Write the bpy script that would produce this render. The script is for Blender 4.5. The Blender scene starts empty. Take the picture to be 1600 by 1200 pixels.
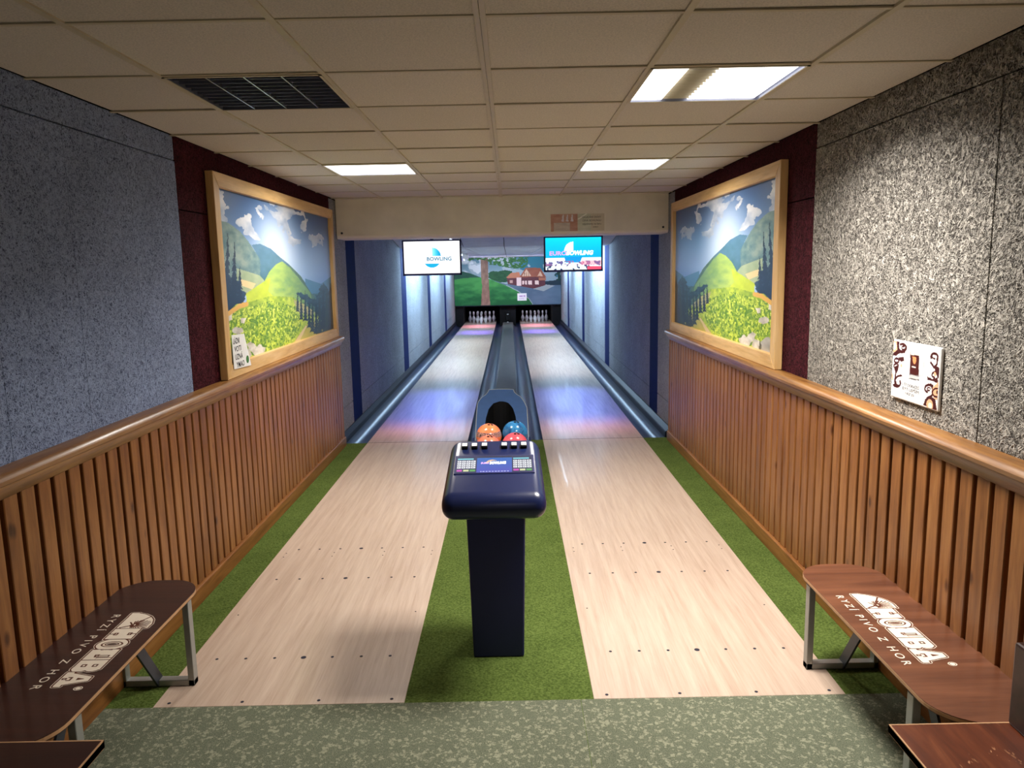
import bpy, bmesh, math, random
import numpy as np
from mathutils import Matrix, Vector
random.seed(7); RNG = np.random.RandomState(5)
C = bpy.context.scene.collection
PI = math.pi

# ---------------------------------------------------------------- camera
SC = bpy.context.scene
cam = bpy.data.cameras.new('camera'); cam.sensor_width = 36.0; cam.lens = 1181.0 * 36 / 1600
cam.clip_start = 0.05; cam.clip_end = 100
co = bpy.data.objects.new('camera', cam); C.objects.link(co)
_r = Vector((0.99980925, -0.00351977, -0.01921136)); _u = Vector((0.01952266, 0.15112214, 0.9883223)); _f = _r.cross(_u)
M = Matrix(((_r.x, _u.x, _f.x, 0), (_r.y, _u.y, _f.y, 0), (_r.z, _u.z, _f.z, 0), (0, 0, 0, 1)))
co.matrix_world = Matrix.Translation((0, 0, 1.831)) @ M
SC.camera = co
# ---------------------------------------------------------------- world, exposure, lights
SC.view_settings.view_transform = 'Standard'; SC.view_settings.look = 'None'
SC.view_settings.exposure = 0.0; SC.view_settings.gamma = 1.0; SC.view_settings.use_curve_mapping = False
SC.cycles.max_bounces = 8; SC.cycles.diffuse_bounces = 5; SC.cycles.glossy_bounces = 4
w = bpy.data.worlds.new('world'); SC.world = w; w.use_nodes = True
w.node_tree.nodes['Background'].inputs[0].default_value = (0.5, 0.55, 0.7, 1)
w.node_tree.nodes['Background'].inputs[1].default_value = 0.02

def area(loc, sx, sy, power, col=(1, 1, 1), spread=150, rot=(0, 0, 0), name='lamp_and_fill_light'):
    l = bpy.data.lights.new(name, 'AREA'); l.shape = 'RECTANGLE'; l.size = sx; l.size_y = sy
    l.energy = power; l.color = col; l.spread = math.radians(spread)
    o = bpy.data.objects.new(name, l); o.location = loc; o.rotation_euler = rot; C.objects.link(o)
    return o
T = 0.625; GX = -0.074; GY = 2.408; HC = 2.58
WARM = (1.0, 0.95, 0.88); COOL = (0.50, 0.74, 1.0)
area((0.8635, GY + 1.5 * T, HC - 0.03), .55, .55, 74, WARM, 150)          # near right troffer
area((-1.0115, GY + 5.5 * T, HC - 0.03), .55, .55, 36, WARM, 165)         # far left troffer
area((0.8635, GY + 5.5 * T, HC - 0.03), .55, .55, 36, WARM, 165)          # far right troffer
area((0.24, -1.5, HC - 0.03), .55, .55, 7, (1.0, .9, .82), 160)          # unseen troffer added behind the camera as dim fill
for y, dx, pw in ((14.6, 1.05, 115), (18.8, 1.05, 105), (22.4, 1.35, 70)):   # tubes in troughs that throw light on the alcove side walls; farthest pair added
    for sx in (-1, 1): area((-0.064 + sx * dx, y, 2.11), .08, 2.4, pw, COOL, 170, (0, -sx * math.radians(54), 0))
area((-0.064, 22.7, 2.15), 2.4, .08, 45, (.80, .90, 1.0), 150, (math.radians(62), 0, 0))    # added fill without a fixture, brightens the mural
for x in (-1.02, .865):                                                    # blue lane lights behind the beam, pink ones before the pins
    area((x, 10.1, 2.42), .8, 2.7, 22, (.08, .13, 1.0), 26)
    area((x, 16.4, 2.17), .6, 7.5, 24, (1.0, .90, .80), 45)  # unseen neutral fill added to brighten the far lane, no fixture
    area((x, 8.55, 2.15), .8, .3, 3, (1.0, .45, .6), 40)
    area((x, 24.4, 2.14), .8, 1.2, 12, (1.0, .30, .50), 30)
    area((x, 22.0, 2.14), .8, 1.2, 20, (.16, .10, 1.0), 30)
area((-0.08, 26.0, 0.68), 2.6, .2, 6, (0.85, 0.8, 1.0), 170, name='pit_lamp_light')

# ---------------------------------------------------------------- materials
def lin(c):
    return tuple((v / 12.92 if v <= 0.04045 else ((v + 0.055) / 1.055) ** 2.4) for v in c)
def rgb(r, g, b): return lin((r / 255, g / 255, b / 255)) + (1,)
class NT:
    def __init__(s, name):
        s.m = bpy.data.materials.new(name); s.m.use_nodes = True; s.t = s.m.node_tree; s.b = s.t.nodes['Principled BSDF']
    def n(s, typ, **k):
        d = s.t.nodes.new(typ)
        for a, v in k.items():
            if a.startswith('i_'): d.inputs[a[2:].replace('_', ' ')].default_value = v
            else: setattr(d, a, v)
        return d
    def l(s, a, b): s.t.links.new(a, b)
    def coords(s, scale=(1, 1, 1), rot=(0, 0, 0), loc=(0, 0, 0), kind='Object'):
        tc = s.n('ShaderNodeTexCoord'); mp = s.n('ShaderNodeMapping')
        mp.inputs['Scale'].default_value = scale; mp.inputs['Rotation'].default_value = rot; mp.inputs['Location'].default_value = loc
        s.l(tc.outputs[kind], mp.inputs[0]); return mp.outputs[0]
    def noise(s, vec, scale, detail=3, rough=.5, dist=0):
        d = s.n('ShaderNodeTexNoise'); d.inputs['Scale'].default_value = scale; d.inputs['Detail'].default_value = detail
        d.inputs['Roughness'].default_value = rough; d.inputs['Distortion'].default_value = dist
        s.l(vec, d.inputs['Vector']); return d.outputs[0]
    def ramp(s, fac, stops, interp='LINEAR'):
        d = s.n('ShaderNodeValToRGB'); cr = d.color_ramp; cr.interpolation = interp
        while len(cr.elements) < len(stops): cr.elements.new(0.5)
        for e, (p, c) in zip(cr.elements, stops): e.position = p; e.color = c
        s.l(fac, d.inputs[0]); return d.outputs[0]
    def mix(s, fac, a, b, typ='MIX'):
        d = s.n('ShaderNodeMix', data_type='RGBA', blend_type=typ)
        for k, v in ((0, fac), (6, a), (7, b)):
            if isinstance(v, (int, float, tuple)): d.inputs[k].default_value = v
            else: s.l(v, d.inputs[k])
        return d.outputs[2]
    def math(s, op, a, b=0.0, c=None):
        d = s.n('ShaderNodeMath', operation=op)
        for k, v in ((0, a), (1, b), (2, c)):
            if v is None: continue
            if isinstance(v, (int, float)): d.inputs[k].default_value = v
            else: s.l(v, d.inputs[k])
        return d.outputs[0]
    def bump(s, h, strength, dist=.01):
        d = s.n('ShaderNodeBump'); d.inputs['Strength'].default_value = strength; d.inputs['Distance'].default_value = dist
        s.l(h, d.inputs['Height']); s.l(d.outputs[0], s.b.inputs['Normal'])
    def base(s, v):
        if isinstance(v, tuple): s.b.inputs['Base Color'].default_value = v
        else: s.l(v, s.b.inputs['Base Color'])
    def rs(s, r, spec=.5, metal=0.0):
        s.b.inputs['Roughness'].default_value = r; s.b.inputs['Specular IOR Level'].default_value = spec; s.b.inputs['Metallic'].default_value = metal

def plain(name, col, rough=.5, spec=.5, metal=0.0, var=.06, scale=14):
    t = NT(name); v = t.coords(); n = t.noise(v, scale, 4)
    dk = tuple(x * (1 - var * 2) for x in col[:3]) + (1,); lt = tuple(min(1, x * (1 + var * 2)) for x in col[:3]) + (1,)
    t.base(t.ramp(n, [(.3, dk), (.7, lt)])); t.rs(rough, spec, metal); return t.m

def woodwool(name, dark, mid, light, s=1.0, bump=1.0):
    t = NT(name); v = t.coords()
    def strand(scale, loc, dist):
        vv = t.coords(loc=loc); n = t.noise(vv, scale, 1.5, .45, dist)
        return t.math('SUBTRACT', 1.0, t.math('MULTIPLY', t.math('ABSOLUTE', t.math('SUBTRACT', n, .5)), 11.0))
    a = t.math('MAXIMUM', strand(42 * s, (0, 0, 0), 1.3), 0.0)
    b = t.math('MAXIMUM', strand(55 * s, (3, 7, 2), 1.6), 0.0)
    c = t.math('MAXIMUM', strand(34 * s, (9, 1, 5), 1.0), 0.0)
    h = t.math('MAXIMUM', t.math('MAXIMUM', a, b), c)
    big = t.noise(v, 2.2, 4, .6)
    col = t.ramp(h, [(0.0, dark), (.45, mid), (1.0, light)])
    t.base(t.mix(.35, col, t.ramp(big, [(.3, (.45, .45, .45, 1)), (.7, (1, 1, 1, 1))]), 'MULTIPLY'))
    t.bump(h, bump, .006); t.rs(.95, .1); return t.m

def wood(name, c1, c2, c3, axis='z', rough=.45, spec=.4, knots=True, grain=1.0, coat=0.0):
    t = NT(name); tc = t.n('ShaderNodeTexCoord'); oi = t.n('ShaderNodeObjectInfo')
    add = t.n('ShaderNodeVectorMath', operation='ADD'); t.l(tc.outputs['Object'], add.inputs[0])
    mul = t.n('ShaderNodeVectorMath', operation='SCALE'); mul.inputs[0].default_value = (13.7, 5.1, 9.3); t.l(oi.outputs['Random'], mul.inputs['Scale'])
    t.l(mul.outputs[0], add.inputs[1])
    mp = t.n('ShaderNodeMapping'); sc = {'x': (.09, 1, 1), 'y': (1, .09, 1), 'z': (1, 1, .09)}[axis]; mp.inputs['Scale'].default_value = sc
    t.l(add.outputs[0], mp.inputs[0]); v = mp.outputs[0]
    n1 = t.noise(v, 26 * grain, 5, .6, .6); n2 = t.noise(v, 110 * grain, 3, .6)
    col = t.ramp(n1, [(.28, c1), (.5, c2), (.72, c3)])
    col = t.mix(.28, col, t.ramp(n2, [(.3, (.55, .55, .55, 1)), (.65, (1, 1, 1, 1))]), 'MULTIPLY')
    tint = t.ramp(oi.outputs['Random'], [(0, (.80, .78, .76, 1)), (1, (1.0, 1.0, 1.0, 1))])
    col = t.mix(1.0, col, tint, 'MULTIPLY')
    if knots:
        mk = t.n('ShaderNodeMapping'); mk.inputs['Scale'].default_value = {'x': (.5, 1, 1), 'y': (1, .5, 1), 'z': (1, 1, .5)}[axis]; t.l(add.outputs[0], mk.inputs[0])
        vo = t.n('ShaderNodeTexVoronoi'); vo.inputs['Scale'].default_value = 7.0; t.l(mk.outputs[0], vo.inputs['Vector'])
        col = t.mix(1.0, col, t.ramp(vo.outputs['Distance'], [(.05, (.28, .2, .15, 1)), (.13, (1, 1, 1, 1))]), 'MULTIPLY')
    t.base(col); t.rs(rough, spec); t.bump(n2, .15, .002)
    if coat: t.b.inputs['Coat Weight'].default_value = coat; t.b.inputs['Coat Roughness'].default_value = .12
    return t.m

m = {}
m['wool_left'] = woodwool('cool_lit_grey_wood_wool', rgb(80, 90, 116), rgb(128, 142, 176), rgb(164, 180, 216), 1.1, .6)  # grey boards; the cool light on the left wall is tinted in as blue
m['wool_right'] = woodwool('warm_grey_wood_wool', rgb(78, 74, 70), rgb(142, 136, 129), rgb(198, 192, 182), .95, 1.3)
m['wool_alcove'] = woodwool('pale_grey_wood_wool', rgb(95, 98, 104), rgb(140, 144, 150), rgb(168, 172, 178), 1.2, .6)
m['burgundy'] = woodwool('burgundy_wood_wool', rgb(30, 8, 14), rgb(64, 20, 30), rgb(92, 36, 46), .9, 1.0)
m['blue_strip'] = plain('dark_blue_paint', rgb(6, 28, 80), .8, .08)
m['joint'] = plain('dark_joint', rgb(22, 20, 20), .9, .1)
m['slat'] = wood('orange_pine', rgb(114, 68, 34), rgb(146, 94, 50), rgb(168, 116, 66), 'z', .38, .45)
m['slat_back'] = plain('dark_stained_backing', rgb(52, 24, 10), .7, .2)
m['rail'] = wood('oak_rail', rgb(108, 68, 30), rgb(148, 100, 48), rgb(176, 130, 74), 'y', .36, .5, False, 1.0, .12)
m['base'] = wood('pine_base', rgb(118, 72, 34), rgb(150, 98, 50), rgb(172, 120, 68), 'y', .4, .4, False)
m['frame'] = wood('pale_pine_frame', rgb(206, 158, 96), rgb(232, 190, 128), rgb(242, 206, 150), 'y', .45, .35, False, .6)
m['frame_v'] = wood('pale_pine_frame_upright', rgb(206, 158, 96), rgb(232, 190, 128), rgb(242, 206, 150), 'z', .45, .35, False, .6)
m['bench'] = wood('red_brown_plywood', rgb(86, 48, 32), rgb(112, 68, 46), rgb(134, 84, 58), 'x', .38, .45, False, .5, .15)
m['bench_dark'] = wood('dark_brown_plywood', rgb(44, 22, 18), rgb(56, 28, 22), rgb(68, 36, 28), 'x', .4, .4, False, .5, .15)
m['ply_edge'] = plain('pale_plywood_edge', rgb(196, 152, 112), .6, .3)
m['steel'] = plain('grey_steel', rgb(158, 160, 156), .42, .5, .35, .03)
m['steel_dark'] = plain('dark_steel', rgb(58, 62, 72), .45, .5, .3, .03)
m['navy'] = plain('navy_plastic', rgb(22, 32, 72), .28, .5, 0, .02)
m['navy_dark'] = plain('dark_navy_panel', rgb(30, 34, 84), .5, .4, 0, .02)
m['hood'] = plain('blue_hood_plastic', rgb(46, 72, 112), .4, .5, 0, .04)
m['black'] = plain('black', rgb(5, 5, 7), .7, .2, 0, .02)
m['gutter'] = plain('blue_black_gutter_plastic', rgb(20, 32, 60), .34, .4, 0, .05)
m['ledge'] = plain('black_ledge', rgb(8, 12, 26), .45, .25, 0, .04)
m['cap'] = plain('grey_division_cap', rgb(92, 92, 90), .45, .4, 0, .06)
m['cream'] = plain('cream_plaster', rgb(228, 222, 210), .8, .2, 0, .04, 4)
m['tee'] = plain('cream_metal_tee', rgb(196, 186, 160), .5, .4, 0, .02)
m['white'] = plain('white_gloss', rgb(232, 232, 230), .4, .4, 0, .02)
m['white_print'] = plain('white_print', rgb(238, 226, 208), .6, .3, 0, .02)
m['print_brown'] = plain('brown_print', rgb(90, 46, 28), .6, .3, 0, .02)
m['pin'] = plain('pin_white', rgb(226, 228, 232), .3, .5, 0, .02)
m['pin_red'] = plain('pin_stripe', rgb(110, 40, 60), .4, .4, 0, .02)
m['ink'] = plain('dark_ink', rgb(50, 50, 62), .8, .2, 0, .02)
m['purple_ink'] = plain('purple_ink', rgb(150, 60, 170), .8, .2, 0, .02)
m['green_ink'] = plain('green_ink', rgb(70, 120, 66), .8, .2, 0, .02)
m['alcove_tile'] = plain('grey_alcove_tile', rgb(196, 200, 208), .9, .1, 0, .04, 6)
m['reflector'] = plain('louvre_reflector', rgb(150, 152, 160), .3, .5, .85, .03)
m['dim_reflector'] = plain('unlit_reflector', rgb(120, 124, 142), .35, .5, .4, .03)

def ceil_tile():
    t = NT('beige_mineral_tile'); v = t.coords(); oi = t.n('ShaderNodeObjectInfo')
    n = t.noise(v, 160, 3, .7); n2 = t.noise(v, 3, 3)
    c = t.ramp(n, [(.3, rgb(194, 190, 182)), (.6, rgb(224, 216, 204))])
    c = t.mix(.5, c, t.ramp(oi.outputs['Random'], [(0, (.84, .84, .83, 1)), (1, (1, 1, 1, 1))]), 'MULTIPLY')
    t.base(c); t.bump(n, .3, .002); t.rs(.95, .1); return t.m
m['tile'] = ceil_tile()
def lane_mat(name, c1, c2, c3, rough, coat):
    t = NT(name); v = t.coords((1, .045, 1)); n = t.noise(v, 34, 5, .65, .3); n2 = t.noise(v, 150, 3, .6)
    c = t.ramp(n, [(.3, c1), (.5, c2), (.7, c3)])
    c = t.mix(.22, c, t.ramp(n2, [(.3, (.74, .70, .67, 1)), (.62, (1, 1, 1, 1))]), 'MULTIPLY')
    t.base(c); t.rs(rough, .3); t.b.inputs['Coat Weight'].default_value = coat; t.b.inputs['Coat Roughness'].default_value = .06
    return t.m
m['approach'] = lane_mat('pale_birch_laminate', rgb(182, 157, 139), rgb(196, 173, 155), rgb(206, 185, 167), .42, .10)
m['lane'] = lane_mat('oiled_lane', rgb(160, 142, 126), rgb(182, 164, 148), rgb(194, 178, 162), .34, .2)
def turf():
    t = NT('green_turf'); v = t.coords(); n = t.noise(v, 90, 4, .75); n2 = t.noise(v, 3.5, 3, .6); n3 = t.noise(t.coords((1, 6, 1)), 60, 2)
    c = t.ramp(n, [(.25, rgb(50, 62, 26)), (.5, rgb(94, 112, 54)), (.75, rgb(130, 146, 80))])
    c = t.mix(.6, c, t.ramp(n2, [(.3, (.62, .66, .6, 1)), (.7, (1, 1, 1, 1))]), 'MULTIPLY')
    t.base(c); t.bump(t.math('ADD', n, n3), .9, .006); t.rs(1.0, .05); return t.m
m['turf'] = turf()
def carpet():
    t = NT('mottled_carpet'); v = t.coords()
    fine = t.noise(v, 300, 3, .8)
    vo = t.n('ShaderNodeTexVoronoi'); vo.inputs['Scale'].default_value = 40; vo.inputs['Randomness'].default_value = 1
    dn = t.n('ShaderNodeTexNoise'); dn.inputs['Scale'].default_value = 60; t.l(v, dn.inputs['Vector'])
    mx = t.n('ShaderNodeMix', data_type='RGBA', blend_type='ADD'); mx.inputs[0].default_value = .05; t.l(v, mx.inputs[6]); t.l(dn.outputs['Color'], mx.inputs[7])
    t.l(mx.outputs[2], vo.inputs['Vector'])
    n2 = t.noise(v, 42, 3, .6, .8)
    leaf = t.ramp(n2, [(.40, (0, 0, 0, 1)), (.50, (1, 1, 1, 1))])
    spk = t.ramp(vo.outputs['Distance'], [(.30, (1, 1, 1, 1)), (.48, (0, 0, 0, 1))])
    f = t.math('MULTIPLY', leaf, spk)
    g = t.ramp(fine, [(.35, rgb(76, 82, 68)), (.65, rgb(136, 140, 118))])
    c = t.mix(t.math('MULTIPLY', f, .6), g, rgb(176, 176, 150))
    t.base(c); t.bump(fine, .8, .004); t.rs(1.0, .05); return t.m
m['carpet'] = carpet()
def emis(name, col, strength):
    t = NT(name); t.base(col); t.b.inputs['Emission Color'].default_value = col; t.b.inputs['Emission Strength'].default_value = strength; return t.m
m['glow'] = emis('lit_diffuser', (1, .97, .93, 1), 4.5)
m['tube_glow'] = emis('lit_tube', (.75, .9, 1, 1), 3.0)
def vcol(name, e=0.0, rough=.4, spec=.4, mul=1.0):
    t = NT(name); a = t.n('ShaderNodeVertexColor', layer_name='Col')
    t.base(a.outputs[0] if not e else (0.01, 0.01, 0.01, 1)); t.rs(rough, spec)
    if e: t.l(a.outputs[0], t.b.inputs['Emission Color']); t.b.inputs['Emission Strength'].default_value = e
    return t.m
m['print'] = vcol('printed_picture', 0, .35, .4)
m['mural'] = vcol('painted_mural', 0, .6, .3)
m['screen'] = vcol('lit_screen', 1.35)
m['screen_small'] = vcol('lit_small_screen', 1.0)

# ---------------------------------------------------------------- geometry helpers
def tag(o, label=None, cat=None, group=None, kind=None):
    if label: o['label'] = label
    if cat: o['category'] = cat
    if group: o['group'] = group
    if kind: o['kind'] = kind
    return o
def thing(name, label, cat, loc=(0, 0, 0), rz=0, group=None, kind=None):
    o = bpy.data.objects.new(name, None); C.objects.link(o); o.location = loc; o.rotation_euler = (0, 0, rz)
    return tag(o, label, cat, group, kind)
class MB:
    def __init__(s): s.v = []; s.f = []; s.mi = []
    def add(s, vs, fs, mi=0):
        n = len(s.v); s.v += [tuple(p) for p in vs]; s.f += [[i + n for i in f] for f in fs]; s.mi += [mi] * len(fs); return s
    def box(s, a, b, mi=0):
        (x0, y0, z0), (x1, y1, z1) = a, b
        return s.add([(x0, y0, z0), (x1, y0, z0), (x1, y1, z0), (x0, y1, z0), (x0, y0, z1), (x1, y0, z1), (x1, y1, z1), (x0, y1, z1)],
                     [(0, 3, 2, 1), (4, 5, 6, 7), (0, 1, 5, 4), (1, 2, 6, 5), (2, 3, 7, 6), (3, 0, 4, 7)], mi)
    def bar(s, p, q, wx, wy, up=(0, 0, 1), mi=0):
        p = Vector(p); q = Vector(q); d = (q - p).normalized(); a = Vector(up).cross(d)
        if a.length < 1e-4: a = Vector((1, 0, 0)).cross(d)
        a.normalize(); b = d.cross(a); vs = []
        for c in (p, q):
            for sx, sy in ((-1, -1), (1, -1), (1, 1), (-1, 1)): vs.append(c + a * sx * wx / 2 + b * sy * wy / 2)
        return s.add(vs, [(0, 3, 2, 1), (4, 5, 6, 7), (0, 1, 5, 4), (1, 2, 6, 5), (2, 3, 7, 6), (3, 0, 4, 7)], mi)
    def prism(s, poly, f0, f1, mi=0):       # poly of 2D points; f0/f1 map a point to the 3D start / end
        n = len(poly); return s.add([f0(p) for p in poly] + [f1(p) for p in poly],
            [tuple(range(n))[::-1], tuple(range(n, 2 * n))] + [(i, (i + 1) % n, n + (i + 1) % n, n + i) for i in range(n)], mi)
    def lathe(s, prof, c=(0, 0, 0), n=20, mi=0, axis='z'):
        vs = []; fs = []
        for r, z in prof:
            for k in range(n):
                a = 2 * PI * k / n; vs.append((c[0] + r * math.cos(a), c[1] + r * math.sin(a), c[2] + z))
        for i in range(len(prof) - 1):
            for k in range(n): fs.append((i * n + k, i * n + (k + 1) % n, (i + 1) * n + (k + 1) % n, (i + 1) * n + k))
        fs.append(tuple(range(n))[::-1]); fs.append(tuple(range((len(prof) - 1) * n, len(prof) * n)))
        return s.add(vs, fs, mi)
    def mesh(s, name, mats, smooth=False, bevel=0, seg=2, angle=30):
        me = bpy.data.meshes.new(name); me.from_pydata(s.v, [], s.f)
        for x in (mats if isinstance(mats, (list, tuple)) else [mats]): me.materials.append(x)
        me.polygons.foreach_set('material_index', s.mi)
        bm = bmesh.new(); bm.from_mesh(me); bmesh.ops.recalc_face_normals(bm, faces=bm.faces)
        if bevel:
            ed = [e for e in bm.edges if len(e.link_faces) == 2 and e.calc_face_angle(0) > math.radians(angle)]
            bmesh.ops.bevel(bm, geom=ed, offset=bevel, segments=seg, profile=.5, affect='EDGES', clamp_overlap=True)
        bm.to_mesh(me); bm.free()
        if smooth:
            me.polygons.foreach_set('use_smooth', [True] * len(me.polygons))
            try: me.set_sharp_from_angle(angle=math.radians(40))
            except Exception: pass
        return me
    def obj(s, name, mats, parent=None, **k): return link(name, s.mesh(name, mats, **k), parent)
def link(name, me, parent=None, loc=None, rot=None):
    o = bpy.data.objects.new(name, me); C.objects.link(o)
    if parent: o.parent = parent
    if loc: o.location = loc
    if rot: o.rotation_euler = rot
    return o
def boxo(name, a, b, mat, parent=None, bevel=0, seg=2): return MB().box(a, b).obj(name, mat, parent, bevel=bevel, seg=seg)

def text_obj(name, body, size, mat, parent, org, right, up, shear=0.0, bold=0.0, spacing=1.0, align='LEFT', width=None):
    """flat lettering laid on a plane: org = start of the baseline, right / up = unit directions."""
    cu = bpy.data.curves.new(name, 'FONT'); cu.body = body; cu.size = size; cu.shear = shear; cu.offset = bold; cu.space_character = spacing
    cu.align_x = align; cu.resolution_u = 3
    t = bpy.data.objects.new('tmp', cu); C.objects.link(t); bpy.context.view_layer.update()
    me = bpy.data.meshes.new_from_object(t.evaluated_get(bpy.context.evaluated_depsgraph_get()))
    bpy.data.objects.remove(t); me.materials.clear(); me.materials.append(mat)
    R = Vector(right).normalized(); U = Vector(up).normalized(); N = R.cross(U); O = Vector(org)
    if width:
        xs = [v.co.x for v in me.vertices]; k = width / max(1e-6, max(xs) - min(xs)); x0 = min(xs) if align == 'LEFT' else 0
        for v in me.vertices: v.co.x = (v.co.x - x0) * k
    for v in me.vertices: v.co = O + R * v.co.x + U * v.co.y + N * v.co.z
    return link(name, me, parent)

# ---------------------------------------------------------------- little raster painter (flat prints only)
class Img:
    def __init__(s, w, h, col=(255, 255, 255)):
        s.w, s.h = w, h; s.a = np.zeros((h, w, 3)) + np.array(col) / 255.
        s.U, s.V = np.meshgrid((np.arange(w) + .5) / w, (np.arange(h) + .5) / h); s.H = None
    def calib(s, corners):      # sketch coordinates -> unit square (TL, TR, BR, BL)
        A = []; B = []
        for (x, y), (u, v) in zip(corners, ((0, 0), (1, 0), (1, 1), (0, 1))):
            A += [[x, y, 1, 0, 0, 0, -u * x, -u * y], [0, 0, 0, x, y, 1, -v * x, -v * y]]; B += [u, v]
        s.H = np.append(np.linalg.solve(np.array(A, float), np.array(B, float)), 1).reshape(3, 3)
    def P(s, pts):
        if s.H is None: return np.array(pts, float)
        q = np.array([list(p) + [1] for p in pts], float) @ s.H.T; return q[:, :2] / q[:, 2:]
    def inside(s, pts, wob=0.0, sc=20, seed=1):
        P = s.P(pts); U, V = s.U, s.V
        if wob: U = U + (s.noise(sc, seed) - .5) * wob; V = V + (s.noise(sc, seed + 9) - .5) * wob
        r = np.zeros(U.shape, bool); n = len(P)
        for i in range(n):
            x1, y1 = P[i]; x2, y2 = P[(i + 1) % n]
            c = ((y1 > V) != (y2 > V)) & (U < (x2 - x1) * (V - y1) / ((y2 - y1) if y2 != y1 else 1e-9) + x1); r ^= c
        return r
    def noise(s, sc, seed=1, octv=3, asp=1.0):
        rs = np.random.RandomState(seed); out = np.zeros((s.h, s.w)); amp = 1; tot = 0
        for o in range(octv):
            nx = max(2, int(sc * 2 ** o * asp)); ny = max(2, int(sc * 2 ** o)); g = rs.rand(ny + 2, nx + 2)
            x = s.U * nx; y = s.V * ny; xi = x.astype(int); yi = y.astype(int); fx = x - xi; fy = y - yi
            fx = fx * fx * (3 - 2 * fx); fy = fy * fy * (3 - 2 * fy)
            out += amp * ((g[yi, xi] * (1 - fx) + g[yi, xi + 1] * fx) * (1 - fy) + (g[yi + 1, xi] * (1 - fx) + g[yi + 1, xi + 1] * fx) * fy); tot += amp; amp *= .5
        return out / tot
    def put(s, mask, c1, c2=None, t=None):
        c1 = np.array(c1) / 255.
        if c2 is None: col = np.broadcast_to(c1, s.a.shape)
        else: col = c1 + (np.array(c2) / 255. - c1) * np.clip(t, 0, 1)[..., None]
        mm = mask.astype(float)[..., None]; s.a = s.a * (1 - mm) + col * mm
    def poly(s, pts, c1, c2=None, t=None, **k): s.put(s.inside(pts, **k), c1, c2, t)
    def line(s, pts, wd, col, asp=1.0):
        P = s.P(pts); mk = np.zeros(s.U.shape, bool)
        for (x1, y1), (x2, y2) in zip(P[:-1], P[1:]):
            dx, dy = (x2 - x1) * asp, y2 - y1; L = dx * dx + dy * dy + 1e-12
            tt = np.clip(((s.U - x1) * asp * dx + (s.V - y1) * dy) / L, 0, 1)
            mk |= ((s.U - x1) * asp - tt * dx) ** 2 + ((s.V - y1) - tt * dy) ** 2 < wd * wd
        s.put(mk, col)
    def disc(s, c, r, col, asp=1.0, cond=None):
        (cx, cy), = s.P([c]); mk = ((s.U - cx) * asp) ** 2 + (s.V - cy) ** 2 < r * r
        if cond is not None: mk &= cond
        s.put(mk, col)
    def mesh(s, name, mat, f, gain=1.0):     # f(u, v) -> 3D; each pixel one face
        w, h = s.w, s.h
        uu, vv = np.meshgrid(np.arange(w + 1) / w, np.arange(h + 1) / h)
        O = np.array(f(0, 0)); A = np.array(f(1, 0)) - O; B = np.array(f(0, 1)) - O
        co = O + uu.ravel()[:, None] * A + vv.ravel()[:, None] * B
        i = (np.arange(h)[:, None] * (w + 1) + np.arange(w)[None, :]).ravel()
        q = np.stack([i, i + w + 1, i + w + 2, i + 1], 1).astype(np.int32)
        me = bpy.data.meshes.new(name); me.vertices.add(len(co)); me.vertices.foreach_set('co', co.ravel())
        me.loops.add(q.size); me.loops.foreach_set('vertex_index', q.ravel()); me.polygons.add(len(q)); me.polygons.foreach_set('loop_start', np.arange(len(q), dtype=np.int32) * 4)
        me.update(calc_edges=True)
        a = np.clip(s.a, 0, 1); lc = np.where(a <= .04045, a / 12.92, ((a + .055) / 1.055) ** 2.4) * gain
        full = np.concatenate([lc.reshape(-1, 3), np.ones((w * h, 1))], 1)
        at = me.color_attributes.new('Col', 'FLOAT_COLOR', 'CORNER'); at.data.foreach_set('color', np.repeat(full, 4, 0).astype(np.float32).ravel())
        me.materials.append(mat); me.validate(); return me

# ================================================================ THE SETTING
WL, WR = -1.834, 1.706; YB = -2.6; YE = 25.2; YBEAM = 8.2
L1, L2, R1, R2 = -1.562, -0.485, 0.326, 1.4034; CX = -0.08
FOUL, FRONT, DECK = 7.95, 2.99, 27.0
# floor slab under everything
fl = boxo('floor', (WL - .2, YB - .2, -.30), (WR + .2, 28.4, -.16), m['joint']); tag(fl, kind='structure')

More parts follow.
